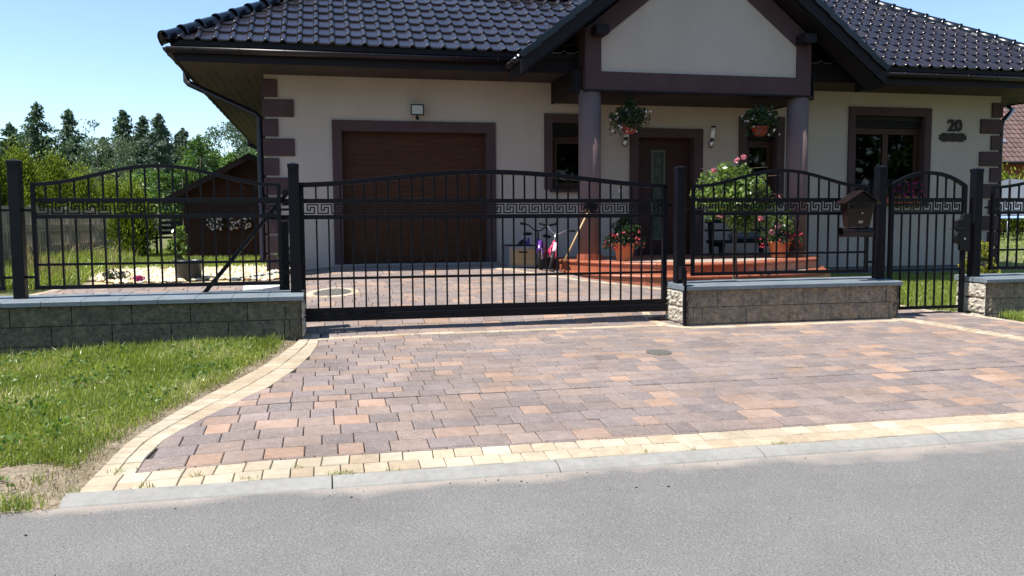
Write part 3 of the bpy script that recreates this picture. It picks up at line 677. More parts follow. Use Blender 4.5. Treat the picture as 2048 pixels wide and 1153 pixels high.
g1 = post(-.43, .44, 1.20, 'short black steel guide post behind the coping, left of the sliding gate', y=9.17, w_=.10, name='gate_guide_post', cap=False)
MB().box(3.822, 3.85, 8.60, 8.64, -.02, .62).build('catch_bar', M['steel'], p3)
MB().box(3.80, 3.85, 8.62, 8.72, .52, .66).build('gate_catch', M['steel'], p3, bevel=.006)
for (z, pp, x) in ((1.36, p2, -.305), (.76, p2, -.305)): MB().box(x-.12, x-.05, 8.93, 9.0, z-.02, z+.02).build('bracket', M['steel'], pp)
MB().box(-.255, -.225, 8.95, 9.08, .72, .80).build('gate_roller', M['steel'], p2, bevel=.004)

def meander(x0, x1, y, z0, z1, n=None, pitch=.14):
    m = MB(); n = n or max(1, int(round((x1-x0)/pitch))); p = (x1-x0)/n; h = z1-z0
    base = [(0, 0), (.74, 0), (.74, .69), (.46, .69), (.46, .35), (.24, .35), (.24, 1), (1, 1), (1, 0)]
    th = .0125
    for k in range(n):
        pts = [(x0+(k+a)*p, z0+b*h) for a, b in base]
        for (ax, az), (bx, bz) in zip(pts[:-1], pts[1:]):
            xa, xb = sorted((ax, bx)); za, zb = sorted((az, bz)); e = th/2
            if za == zb: m.box(xa-e, xb+e, y-.006, y+.006, za-e, za+e)
            else: m.box(xa-e, xa+e, y-.0055, y+.0055, za-e+th*.99, zb+e-th*.99)
    return m
def panel(x0, x1, label, zb=.557, zmid=.778, y=8.9, ends=(True, True), arch=.185, bars=.13):
    t = thing('steel_fence', ((x0+x1)/2, y, .5), label, 'fence panel'); xc = (x0+x1)/2; Lh = x1-x0; ze = 1.545
    def zt(x):
        u = (x-x0)/Lh; return ze+arch*.5*(1-cos(2*pi*u))
    m = MB()
    for x in (x0+.018, x1-.018): m.box(x-.018, x+.018, y-.02, y+.02, zb-.02, zt(x)+.005)
    m.sweep([(x0, y, zb), (x1, y, zb)], .038, .038); m.sweep([(x, y, zt(x)) for x in np.linspace(x0, x1, 33)], .036, .036)
    m.build('frame', M['steel'], t, bevel=.002)
    for z in (1.397, 1.238): MB().box(x0+.036, x1-.036, y-.018, y+.018, z-.019, z+.019).build('rail', M['steel'], t, bevel=.002)
    MB().box(x0+.036, x1-.036, y-.012, y+.012, zmid-.012, zmid+.012).build('rail', M['steel'], t)
    n = int(round(Lh/bars)); xs_ = [x0+Lh*i/n for i in range(1, n)]
    for x in xs_:
        MB().box(x-.0085, x+.0085, y-.0085, y+.0085, zb+.019, 1.219).build('bar', M['steel'], t)
        MB().box(x-.0085, x+.0085, y-.0085, y+.0085, 1.416, zt(x)-.018).build('bar', M['steel'], t)
    meander(x0+.04, x1-.04, y, 1.266, 1.371).build('meander_band', M['steel'], t)
    for x in (x0, x1):
        for z in (.66, 1.30):
            s = -1 if x == x0 else 1; MB().box(min(x, x+s*.085), max(x, x+s*.085), y-.012, y+.012, z-.012, z+.012).build('bracket', M['steel'], t)
    return t
panel(-2.735, -.435, 'arched black steel fence panel with Greek key band, on the wall left of the gate')
panel(4.035, 6.285, 'arched black steel fence panel behind the mailbox, in front of the rose tree')
panel(7.98, 10.6, 'black steel fence panel right of the wicket, running out of the picture')
panel(-5.3, -3.0, 'black steel fence panel cut by the left edge of the picture')

# ------------------------------------------------------------------ sliding gate
GT = thing('sliding_gate', (1.77, 9.05, .13), 'wide black steel sliding gate with arched top and Greek key band', 'gate')
y = 9.06; x0, x1 = -.262, 3.80
def zg(x): u = (x-x0)/(x1-x0); return 1.555+.145*(.5*(1-cos(2*pi*min(1, max(0, u)))))**.85
m = MB(); m.sweep([(x, y, zg(x)) for x in np.linspace(x0, x1, 49)], .05, .052)
m.box(x1-.052, x1, y-.026, y+.026, .27, 1.55); m.box(x0, x0+.05, y-.026, y+.026, .27, 1.55)
m.build('frame', M['steel'], GT, bevel=.003)
for za, zb in ((1.367, 1.412), (1.200, 1.245)): MB().box(-.62, x1-.053, y-.022, y+.022, za, zb).build('rail', M['steel'], GT, bevel=.002)
MB().box(x0+.05, x1-.053, y-.013, y+.013, .566, .592).build('rail', M['steel'], GT)
MB().box(-1.6, x1, y-.025, y+.025, .218, .269).build('bottom_beam', M['steel'], GT, bevel=.003)
MB().box(-1.6, x1+.01, y-.038, y+.038, .130, .214).build('track_beam', M['steel'], GT, bevel=.008)
n = 32; step = (x1-.052-(x0+.05))/n
for i in range(1, n):
    x = x0+.05+step*i; MB().box(x-.0085, x+.0085, y-.0085, y+.0085, .269, 1.20).build('bar', M['steel'], GT)
    MB().box(x-.0085, x+.0085, y-.0085, y+.0085, 1.412, zg(x)-.025).build('bar', M['steel'], GT)
meander(x0+.05, x1-.055, y, 1.262, 1.352, pitch=.1395).build('meander_band', M['steel'], GT)
MB().bar((-1.40, y, .24), (-.27, y, 1.60), .04, .062, up=(0, 1, 0)).build('brace', M['steel'], GT, bevel=.003)
MB().bar((-.33, y+.03, 1.52), (-.42, y+.03, 1.46), .03, .05).build('brace_bracket', M['steel'], GT)
MB().box(3.70, 3.86, y-.02, y+.02, 1.325, 1.35).build('latch_bolt', M['steel'], GT)

# ------------------------------------------------------------------ wicket
W = thing('wicket_gate', (6.55, 8.9, .08), 'narrow black steel garden gate with round arched top and Greek key band', 'gate')
x0, x1 = 6.565, 7.62; y = 8.9
def zw(x): u = (x-x0)/(x1-x0)*2-1; return 1.545+.170*(1-abs(u)**2.1)
m = MB(); m.box(x0, x0+.05, y-.022, y+.022, .075, 1.55); m.box(x1-.05, x1, y-.022, y+.022, -.01, 1.56)
m.sweep([(x, y, zw(x)) for x in np.linspace(x0+.01, x1-.01, 33)], .042, .042); m.box(x0+.05, x1-.05, y-.02, y+.02, .075, .112)
m.build('frame', M['steel'], W, bevel=.002)
for z in (1.397, 1.238): MB().box(x0+.05, x1-.05, y-.018, y+.018, z-.019, z+.019).build('rail', M['steel'], W)
MB().box(x0+.05, x1-.05, y-.012, y+.012, .54, .565).build('rail', M['steel'], W)
for i in range(1, 8):
    x = x0+.05+(x1-x0-.1)*i/8; MB().box(x-.0085, x+.0085, y-.0085, y+.0085, .112, 1.219).build('bar', M['steel'], W)
    MB().box(x-.0085, x+.0085, y-.0085, y+.0085, 1.416, zw(x)-.02).build('bar', M['steel'], W)
meander(x0+.055, x1-.055, y, 1.266, 1.371).build('meander_band', M['steel'], W)
# ornate lock plate
m = MB(); lx, lz = 7.575, .98
m.prism([(lx-.06, lz-.20), (lx-.06, lz-.13), (lx-.12, lz-.11), (lx-.13, lz-.02), (lx-.10, lz+.03), (lx-.13, lz+.08), (lx-.12, lz+.16), (lx-.05, lz+.18), (lx-.03, lz+.24), (lx+.03, lz+.25), (lx+.07, lz+.25), (lx+.07, lz-.22), (lx, lz-.20)], .05, 'y', 8.84)
lk = m.build('lock_plate', M['black'], W, bevel=.006)
MB().tube([(lx-.05, 8.82, lz+.06), (lx-.07, 8.79, lz+.06), (lx-.14, 8.79, lz+.07), (lx-.20, 8.79, lz+.055), (lx-.25, 8.795, lz+.07)], [.008, .01, .009, .008, .006], 8).build('handle', M['black'], W)
MB().tube([(lx-.01, 8.835, lz-.06), (lx-.01, 8.825, lz-.06)], .013, 12).build('lock_cylinder', M['inox'], W)

# ------------------------------------------------------------------ mailbox
MX = thing('mailbox', (6.02, 8.76, .98), 'brown gabled mailbox with newspaper tube hung on the fence panel', 'mailbox')
m = MB(); xa, xb = 5.84, 6.21; za, zb = 1.075, 1.37
V = [(xa+.045, 8.70, za), (xb-.045, 8.70, za), (xb-.045, 8.80, za), (xa+.045, 8.80, za), (xa, 8.66, zb), (xb, 8.66, zb), (xb, 8.80, zb), (xa, 8.80, zb), ((xa+xb)/2, 8.66, 1.475), ((xa+xb)/2, 8.80, 1.475)]
m.add(V, [(0, 3, 2, 1), (0, 1, 5, 4), (1, 2, 6, 5), (2, 3, 7, 6), (3, 0, 4, 7), (4, 5, 8), (7, 9, 6), (4, 8, 9, 7), (5, 6, 9, 8)]); m.build('body', M['mail'], MX, bevel=.006)
m = MB(); xm = (xa+xb)/2
for s in (-1, 1):
    m.prism([(xm, 1.50), (xm+s*.235, 1.355), (xm+s*.235, 1.343), (xm, 1.487)], .20, 'y', 8.625)
m.build('mailbox_roof', M['mail'], MX, bevel=.003)
MB().box(xa+.06, xb-.06, 8.645, 8.665, 1.285, 1.33).build('flap', M['mail'], MX, bevel=.004)
MB().box(xa-.01, xb+.01, 8.640, 8.66, 1.345, 1.365).build('trim_strip', M['mail'], MX, bevel=.002)
MB().tube([(xm+.01, 8.675, 1.235), (xm+.01, 8.655, 1.235)], .011, 12).build('lock', M['inox'], MX)
MB().box(xm-.025, xm+.035, 8.68, 8.69, 1.12, 1.15).build('name_plate', M['inox'], MX)
m = MB()
for k in range(20):
    a, b = 2*pi*k/20, 2*pi*(k+1)/20; r = .055; cy, cz = 8.735, 1.015
    for q, rr in ((0, r), (1, r-.004)):
        vs = [(xa-.03, cy+rr*cos(a), cz+rr*sin(a)), (xb+.0, cy+rr*cos(a), cz+rr*sin(a)), (xb+.0, cy+rr*cos(b), cz+rr*sin(b)), (xa-.03, cy+rr*cos(b), cz+rr*sin(b))]
        m.add(vs, [(0, 1, 2, 3)], True)
m.build('newspaper_tube', M['mail'], MX)

# ================================================================== HOUSE
YW = 13.8; HX0, HX1 = -.88, 12.50; ZS = 3.46
H = thing('house', (5.8, YW, 0), 'cream rendered single storey house with glazed brown tile roof', 'house')
OP = dict(garage=(.285, 2.62, .50, 2.615), w1=(3.735, 4.42, 1.70, 2.81), door=(5.26, 6.29, .57, 2.59), w3=(7.275, 7.86, 1.45, 2.84), w2=(9.415, 10.86, 1.45, 3.05))
def wall_open(x0, x1, z0, z1, ops, y, depth):
    m = MB(); xs = sorted({x0, x1, *[v for o in ops for v in o[:2]]}); zs = sorted({z0, z1, *[v for o in ops for v in o[2:]]})
    for i in range(len(xs)-1):
        for j in range(len(zs)-1):
            cxx, cz = (xs[i]+xs[i+1])/2, (zs[j]+zs[j+1])/2
            if any(o[0] < cxx < o[1] and o[2] < cz < o[3] for o in ops): continue
            m.add([(xs[i], y, zs[j]), (xs[i+1], y, zs[j]), (xs[i+1], y, zs[j+1]), (xs[i], y, zs[j+1])], [(0, 1, 2, 3)])
    for a, b, c, d in ops:
        rv = MB()
        for q in ([(a, c), (a, d)], [(a, d), (b, d)], [(b, d), (b, c)], [(b, c), (a, c)]):
            (u0, v0), (u1, v1) = q; rv.add([(u0, y, v0), (u0, y+depth, v0), (u1, y+depth, v1), (u1, y, v1)], [(0, 1, 2, 3)])
        rv.build('reveal', M['trim'], H)
    return m
m = wall_open(HX0, HX1, .30, ZS+.05, list(OP.values()), YW, .30)
for q in ([(HX0, YW), (HX0, 25.8)], [(HX0, 25.8), (HX1, 25.8)], [(HX1, 25.8), (HX1, YW)]):
    (a, b), (c, d) = q; m.add([(a, b, .3), (c, d, .3), (c, d, ZS+.05), (a, b, ZS+.05)], [(0, 1, 2, 3)])
m.build('wall', M['stucco'], H)
m = MB(); m.box(HX0+.03, HX1-.03, YW+.02, 25.78, -.3, .30); m.box(8.2, HX1-.02, YW-.004, YW+.02, -.2, .235); m.build('plinth', M['plinth'], H)
# dark rooms behind the openings, so the glass has something behind it
for k, (a, b, c, d) in OP.items():
    if k in ('garage', 'door'): continue
    m = MB(); y0, y1 = YW+.30, YW+2.2; a2, b2, c2, d2 = a-.5, b+.5, c-.3, d+.1
    m.add([(a2, y0, c2), (b2, y0, c2), (b2, y1, c2), (a2, y1, c2), (a2, y0, d2), (b2, y0, d2), (b2, y1, d2), (a2, y1, d2)], [(0, 1, 2, 3), (4, 7, 6, 5), (2, 6, 7, 3), (0, 3, 7, 4), (1, 5, 6, 2)])
    m.build('room', M['roomdark'], H)
def surround(a, b, c, d, w_, wt, bottom=False, y=YW, pr=.035):
    m = MB(); m.box(a-w_, a, y-pr, y+.0, c, d+wt); m.box(b, b+w_, y-pr, y, c, d+wt); m.box(a+.0005, b-.0005, y-pr+.0005, y, d, d+wt-.0005)
    return m.build('surround', M['trim'], H, bevel=.003)
surround(*OP['garage'], .15, .17); surround(*OP['w1'], .137, .145); surround(*OP['door'], .155, .155); surround(*OP['w3'], .145, .145); surround(*OP['w2'], .135, .15)
# garage door: sectional, wood look
a, b, c, d = OP['garage']; gd = MB()
for k in range(4):
    z0_ = c+.012*(k == 0)+(d-c)*k/4+.0006; gd.box(a, b, YW+.15, YW+.19, z0_, c+(d-c)*(k+1)/4)
g = gd.build('garage_door', M['gdoor'], H, bevel=.002)
MB().box(a, b, YW+.14, YW+.2, c-.02, c+.012).build('door_seal', M['black'], g)
MB().box(a-.16, b+.16, YW-.12, YW+.02, .40, .498).build('garage_threshold', M['kerb'], H)
# windows
def window(key, panes, shut, sill=True, curtain=None):
    a, b, c, d = OP[key]; y = YW+.13
    f = MB(); fw = .06; t = d-shut
    f.box(a, a+fw, y, y+.06, c, t); f.box(b-fw, b, y, y+.06, c, t); f.box(a+fw, b-fw, y+.0005, y+.06, c, c+fw); f.box(a+fw, b-fw, y+.0005, y+.06, t-fw, t)
    W_ = f.build('window', M['winw'], H, bevel=.004); n = panes
    for k in range(n):
        pa = a+fw+(b-a-2*fw)*k/n; pb = a+fw+(b-a-2*fw)*(k+1)/n; s = MB(); q = .055
        s.box(pa+.002, pa+q, y-.015, y+.04, c+fw, t-fw); s.box(pb-q, pb-.002, y-.015, y+.04, c+fw, t-fw); s.box(pa+q, pb-q, y-.0145, y+.04, c+fw, c+fw+q); s.box(pa+q, pb-q, y-.0145, y+.04, t-fw-q, t-fw)
        s.build('sash', M['winw'], W_, bevel=.004)
        MB().box(pa+q-.003, pb-q+.003, y+.012, y+.022, c+fw+q-.003, t-fw-q+.003).build('pane', M['glass'], W_)
    sh = MB(); k = 0; z = t
    sh.box(a+.002, b-.002, y-.07, y+.05, t+(d-t)*.55, d-.003); z = t
    while z < t+(d-t)*.55-.01: sh.box(a+.004, b-.004, y-.045, y-.035, z+.002, z+.034); z += .037
    sh.build('roller_shutter', M['shutter'], W_, bevel=.003)
    if sill: MB().box(a-.05, b+.05, YW-.10, YW+.14, c-.045, c).build('sill', M['sill'], W_, bevel=.006)
    if curtain:
        m = MB(); n2 = 90; ca, cb = a+.05, b-.05; y2 = YW+.42
        V = [(ca+(cb-ca)*i/n2, y2+.02*sin(i*.9)+.01*sin(i*2.3), zz) for zz in (c+.02, curtain) for i in range(n2+1)]
        m.add(V, [(i, i+1, n2+2+i, n2+1+i) for i in range(n2)], True); m.build('curtain', M['curtain'], W_)
    return W_
window('w1', 1, .22); window('w3', 1, .27); window('w2', 2, .21, curtain=1.93)
# front door
a, b, c, d = OP['door']; y = YW+.17
m = MB(); m.box(a, a+.07, y-.02, y+.06, c, d); m.box(b-.07, b, y-.02, y+.06, c, d); m.box(a+.07, b-.07, y-.0195, y+.06, d-.07, d)
DR = m.build('front_door', M['doorw'], H, bevel=.004)
m = MB(); ga, gb, ga2, gb2 = 5.60, 5.79, .86, 2.36
m.box(a+.07, ga, y, y+.05, c+.01, d-.07); m.box(gb, b-.07, y, y+.05, c+.01, d-.07); m.box(ga, gb, y, y+.05, c+.01, ga2); m.box(ga, gb, y, y+.05, gb2, d-.07)
m.build('door_leaf', M['doorw'], DR)
m = MB(); q = .035
m.box(ga-q, ga, y-.01, y, ga2-q, gb2+q); m.box(gb, gb+q, y-.01, y, ga2-q, gb2+q); m.box(ga, gb, y-.01, y, gb2, gb2+q); m.box(ga, gb, y-.01, y, ga2-q, ga2); m.build('glazing_bead', mat('bead_grey', (.075, .08, .06), .5), DR, bevel=.002)
MB().box(ga, gb, y+.015, y+.025, ga2, gb2).build('door_glass', M['glassgreen'], DR)
MB().tube([(b-.16, y-.0, 1.62), (b-.16, y-.06, 1.62), (b-.27, y-.06, 1.62)], .011, 8).build('door_handle', M['inox'], DR)
# corner quoins
for sgn, xe in ((1, HX0), (-1, HX1)):
    z = 3.385 if sgn > 0 else 3.33; k = 0
    while z > .45:
        L_ = .20 if k % 2 == 0 else .44; xa, xb = sorted((xe-sgn*.035, xe+sgn*L_)); zb = max(z-.268, .33)
        MB().box(xa, xb, YW-.035, YW+(.44 if k % 2 == 0 else .20), zb, z).build('quoin', M['trim'], H, bevel=.008); z -= .302; k += 1
# soffits, fascia
YE = 12.81; XE0, XE1 = -1.99, 13.60; YB = 26.9
m = MB(); nb = 8
for k in range(nb):
    d = (YW-YE)/nb; m.box(XE0+.0, XE1, YE+k*d+.004, YE+(k+1)*d-.004, ZS, ZS+.02)
    d = (HX0-XE0)/nb
    m.box(XE0+k*d+.004, XE0+(k+1)*d-.004, YW+.001, YB, ZS+.001, ZS+.021)
    m.box(HX1+k*d+.004, HX1+(k+1)*d-.004, YW+.001, YB, ZS+.001, ZS+.021)
m.box(XE0, XE1, YE, YB, ZS+.03, ZS+.034)
sf = m.build('soffit', M['soffit'], H)
m = MB(); m.box(XE0-.02, XE1+.02, YE-.025, YE, ZS-.02, ZS+.20); m.box(XE0-.025, XE0-.0, YE, YB, ZS-.02, ZS+.17); m.box(XE1, XE1+.025, YE, YB, ZS-.02, ZS+.17)
m.box(XE0-.02, XE1+.02, YE-.07, YE-.026, ZS+.19, ZS+.265); m.box(XE0-.07, XE0-.026, YE, YB, ZS+.19, ZS+.265); m.box(XE1+.026, XE1+.07, YE, YB, ZS+.19, ZS+.265)
m.build('fascia', M['fascia'], H)

# gutters: half round
def gutter(p, q, r=.075, label=None):
    p, q = Vector(p), Vector(q); d = (q-p).normalized(); s = d.cross(Vector((0, 0, 1))); m = MB(); n = 9; V = []
    for P in (p, q):
        for rr in (r, r-.004):
            for k in range(n): a = pi*k/(n-1); V.append(P+s*cos(a)*rr+Vector((0, 0, -sin(a)*rr)))
    f = []
    for k in range(n-1): f += [(k, k+1, 2*n+k+1, 2*n+k), (n+k, 3*n+k, 3*n+k+1, n+k+1), (k, n+k, n+k+1, k+1), (2*n+k, 2*n+k+1, 3*n+k+1, 3*n+k)]
    f += [(0, 2*n, 3*n, n), (n-1, 2*n-1, 4*n-1, 3*n-1)]
    m.add(V, f, True)
    for P in (p, q): m.add([P+s*cos(pi*k/8)*r+Vector((0, 0, -sin(pi*k/8)*r)) for k in range(9)], [tuple(range(9))])
    L_ = (q-p).length; k = .35
    while k < L_:
        c = p+d*k; pts = [c+s*cos(pi*t/6)*(r+.004)+Vector((0, 0, -sin(pi*t/6)*(r+.004))) for t in range(7)]
        m.sweep(pts, .018, .004, up=tuple(s.cross(Vector((0, 0, 1))))) if False else m.tube(pts, .005, 5)
        k += .62
    return m.build('gutter', M['gutter'], H)
GZ_ = ZS+.155
gutter((-2.10, YE-.09, GZ_), (2.92, YE-.09, GZ_)); gutter((8.58, YE-.09, GZ_), (13.7, YE-.09, GZ_))
gutter((-2.08, YE-.1, GZ_-.004), (-2.08, YB, GZ_-.004)); gutter((13.69, YE-.1, GZ_-.004), (13.69, YB, GZ_-.004))
MB().tube([(-2.08, 14.30, 3.60), (-2.08, 14.30, 3.40), (-2.04, 14.27, 3.36), (-1.02, 13.90, 2.86), (-.965, 13.88, 2.80), (-.965, 13.88, .62), (-1.0, 13.86, .55)], .052, 12).build('downpipe', M['gutter'], H)
MB().tube([(-2.08, 25.3, 3.60), (-2.08, 25.3, 3.40), (-1.02, 25.6, 2.95), (-.965, 25.6, 2.85), (-.965, 25.6, .6)], .055, 12).build('downpipe', M['gutter'], H)
MB().tube([(13.69, 14.9, 3.60), (13.69, 14.9, 3.42), (13.6, 14.7, 3.34), (12.66, 13.93, 3.0), (12.62, 13.9, 2.9), (12.60, 13.9, .3)], .045, 12).build('downpipe', M['gutter'], H)
for z in (3.0-.25, 1.9, .9): MB().lathe((-.965, 13.88, z), [(.05, -.012), (.052, 0), (.05, .012)], 12).build('pipe_clip', M['gutter'], H)

# ------------------------------------------------------------------ tiled roofs
def tile_prof(t):
    """height of an interlocking roof tile across its width, t in [0,1): flat pan and a round roll"""
    if t < .60: return .004*sin(pi*t/.6)*-1
    u = (t-.60)/.40; return .036*sin(pi*u)**.8
def tile_slope(name, org, ex, ey, L0, smax, lim, tw=.231, cs=.325, lift=.028, mt=None, parent=H, slope_n=None, lip=True):
    """org: eave start, ex: unit along the eave, ey: unit up the slope, lim(s)->(x0,x1) clip at slope distance s"""
    org, ex, ey = Vector(org), Vector(ex).normalized(), Vector(ey).normalized(); nn = ex.cross(ey).normalized()
    if nn.z < 0: nn = -nn
    SA = [0, .02, .3, .585, .60, .64, .70, .76, .82, .88, .94, .975, 1]; V = []; Fc = []; CV = []; cn = int(smax/cs)+1
    for j in range(cn):
        s0, s1 = j*cs, (j+1)*cs+.02
        a0, a1 = lim(s0); b0, b1 = lim(s1)
        if a1-a0 < .05: break
        nt_ = int(L0/tw)+2; cols = []
        for i in range(nt_):
            for t in SA[:-1]: cols.append((i+t)*tw)
        lo, hi = min(a0, b0), max(a1, b1); cols = [c for c in cols if lo-tw*.12 <= c <= hi+tw*.12]
        base = len(V); rt = rng.normal(0, 1, nt_+3)
        for c in cols:
            t = (c/tw) % 1; h = tile_prof(t if t < .999 else 0)
            # gentle rounding at the tile nose
            ca = min(max(c, a0), a1); cb = min(max(c, b0), b1)
            p0 = org+ex*ca+ey*s0; p1 = org+ex*(ca)+ey*(s0+.014); p2 = org+ex*cb+ey*s1
            q = lambda ds: org+ex*ca+ey*(s0+ds)
            jit = nn*.0016*rt[int(c/tw+1e-6)]; CV += [float(np.clip(1+.14*rt[int(c/tw+1e-6)], .6, 1.5))]*6
            V += [q(0)+jit+nn*(lift+h-.024), q(0)+nn*(lift+h-.011), q(.0035)+nn*(lift+h-.0035), q(.011)+nn*(lift+h), q(.03)+nn*(lift+h-.001), p2+nn*(h*1.0)]
        k = len(cols)
        for i in range(k-1):
            q = base+6*i; Fc += [(q+t+1, q+t+7, q+t+6, q+t) for t in range(5)]
    V = [tuple(v) for v in V]; m = MB(); m.v = V; m.f = [tuple(reversed(f)) for f in Fc]; m.sm = [True]*len(Fc)
    me_o = m.build(name, mt or M['tile'], parent)
    bc = (.017, .013, .016) if mt is None else (.105, .058, .050)
    at = me_o.data.attributes.new('col', 'FLOAT_COLOR', 'POINT'); at.data.foreach_set('color', np.column_stack([np.outer(CV, bc), np.ones(len(CV))]).astype(np.float32).ravel())
    return me_o
TP = .64; cl_ = 1/sqrt(1+TP*TP); X0r, X1r = -2.10, 13.71; Y0r, Y1r = 12.71, 26.98; ZR = 3.72
Wf = X1r-X0r; Ds = Y1r-Y0r; half = Ds/2
def limf(s): d = s*cl_; return (d, Wf-d)
def lims(s): d = s*cl_; return (d, Ds-d)
smax = half/cl_
RF = tile_slope('roof', (X0r, Y0r, ZR), (1, 0, 0), (0, 1, TP), Wf, smax, limf)
tile_slope('roof', (X0r, Y0r, ZR), (0, 1, 0), (1, 0, TP), Ds, smax, lims)
tile_slope('roof', (X1r, Y0r, ZR), (0, 1, 0), (-1, 0, TP), Ds, smax, lims)
tile_slope('roof', (X0r, Y1r, ZR), (1, 0, 0), (0, -1, TP), Wf, smax, limf)
# hip tiles: overlapping half rounds with a collar
def ridge_line(p, q, r=.10, step=.33, name='hip_tiles', n=13, parent=H):
    p, q = Vector(p), Vector(q); d = (q-p).normalized(); s = d.cross(Vector((0, 0, 1))).normalized(); u = s.cross(d); m = MB(); L_ = (q-p).length; k = 0
    while k < L_:
        a = p+d*k; b = p+d*min(L_, k+step+.03)
        sec = [(0, r*1.16), (.035, r*1.16), (.04, r*1.03), ((b-a).length, r*.90)]
        ar = [-.55+(pi+1.1)*i/(n-1) for i in range(n)]
        V = [a+d*t+s*cos(q)*rr+u*sin(q)*rr*(1 if q > 0 and q < pi else 1.5) for t, rr in sec for q in ar]
        f = [(j*n+i, j*n+i+1, (j+1)*n+i+1, (j+1)*n+i) for j in range(3) for i in range(n-1)]; m.add(V, f, True)
        k += step
    return m.build(name, M['tile'], parent)
hz = ZR+TP*half
ridge_line((X0r-.03, Y0r-.03, ZR-.005), (X0r+half, Y0r+half, hz+.0)); ridge_line((X1r+.03, Y0r-.03, ZR-.005), (X1r-half, Y0r+half, hz+.0))
ridge_line((X0r, Y1r, ZR+.03), (X0r+half, Y0r+half, hz+.06)); ridge_line((X1r, Y1r, ZR+.03), (X1r-half, Y0r+half, hz+.06))
# roof window with wavy apron flashing above the garage
t_ = 3.10; 
def onroof(x, s, n): return (x, Y0r+s*cl_-n*TP*cl_, ZR+s*TP*cl_+n*cl_)
m = MB(); n_ = 80; V = []
for s, dn in ((2.42, .075), (2.52, .072), (2.66, .085)):
    for i in range(n_+1):
        x = 3.05+1.35*i/n_; V.append(onroof(x, s+(.02*sin(i*.55) if s < 2.5 else 0), dn+.016*sin(i*2*pi*1.35/.231/n_)))
m.add(V, [(j*(n_+1)+i, j*(n_+1)+i+1, (j+1)*(n_+1)+i+1, (j+1)*(n_+1)+i) for j in range(2) for i in range(n_)], True)
RW = m.build('roof_window', M['galv'], H)
m = MB(); q = [onroof(3.15, 2.64, .10), onroof(4.30, 2.64, .10), onroof(4.30, 4.0, .10), onroof(3.15, 4.0, .10)]; q2 = [onroof(3.15, 2.64, -.02), onroof(4.30, 2.64, -.02), onroof(4.30, 4.0, -.02), onroof(3.15, 4.0, -.02)]
m.add(q+q2, [(0, 1, 2, 3), (0, 4, 5, 1), (1, 5, 6, 2), (2, 6, 7, 3), (3, 7, 4, 0)]); m.build('window_frame', M['gutter'], RW)

# ------------------------------------------------------------------ porch gable
XC = 5.765; YG = 12.00; SG = .80; ZRG = 5.90; HWG = 2.97
cg = 1/sqrt(1+SG*SG)
def zmain(y): return ZR+TP*(y-Y0r)
def glim(sgn):
    def f(s):
        z = ZRG-SG*HWG+s*SG*cg; yb = max(YG+.2, Y0r+(z-ZR)/TP+.12); return (0, yb-YG)
    return f
tile_slope('gable_roof', (XC-HWG, YG, ZRG-SG*HWG), (0, 1, 0), (1, 0, SG), 5.2, HWG/cg, glim(-1))
tile_slope('gable_roof', (XC+HWG, YG, ZRG-SG*HWG), (0, 1, 0), (-1, 0, SG), 5.2, HWG/cg, glim(1))
ridge_line((XC, YG-.03, ZRG+.03), (XC, 16.3, ZRG+.03))
# underside boards and barge boards
for s in (-1, 1):
    ze = ZRG-SG*HWG; m = MB()
    m.prism([(XC, ZRG-.035), (XC+s*HWG, ze-.035), (XC+s*HWG, ze-.06), (XC, ZRG-.06)], 1.0, 'y', YG+.03); m.build('roof_lining', M['fascia'], H)
    m = MB(); m.prism([(XC, ZRG-.03), (XC+s*(HWG-.0), ze-.03), (XC+s*(HWG-.0), ze-.24), (XC, ZRG-.30)], .035, 'y', YG-.0); m.build('barge_board', M['fascia'], H)
    m = MB(); m.prism([(XC, ZRG-.30), (XC+s*(HWG-.02), ze-.24), (XC+s*(HWG-.02), ze-.262), (XC, ZRG-.32)], .42, 'y', YG+.036); m.build('verge_soffit', M['fascia'], H)
    xa = XC+s*HWG; m = MB(); m.box(min(xa, xa-s*.03), max(xa, xa-s*.03), YG+.036, 12.78, ze-.24, ze-.065); m.build('eave_board', M['fascia'], H)
    # side cheek between gable wall and main roof
    xs2 = XC+s*1.885; m = MB(); m.box(min(xs2, xs2-s*.05), max(xs2, xs2-s*.05), 12.53, YW, 3.15, 4.1); m.build('side_cheek', M['trim'], H)
    # verge tiles seen end on
    m = MB(); k = 0
    while k < HWG/cg:
        xx = XC+s*(HWG-k*cg); z = ze+k*SG*cg; dx = -s*cg; 
        a = Vector((xx, YG-.035, z)); d = Vector((-s*cg, 0, SG*cg)); nn = Vector((s*SG*cg, 0, cg))
        V = [a+nn*.065, a+d*.34+nn*.045, a+d*.34-nn*.05, a-nn*.03]; V = V+[v+Vector((0, .06, 0)) for v in V]
        m.add(V, [(0, 1, 2, 3), (4, 7, 6, 5), (0, 4, 5, 1), (1, 5, 6, 2), (2, 6, 7, 3), (3, 7, 4, 0)]); k += .325
    m.build('verge_tiles', M['tile'], H, bevel=.008)
    sx = XC+s*(HWG+.055); gg = MB(); V = []
    gutter((sx, YG+.05, ze-.02), (sx, 12.62, ze-.02), r=.055)
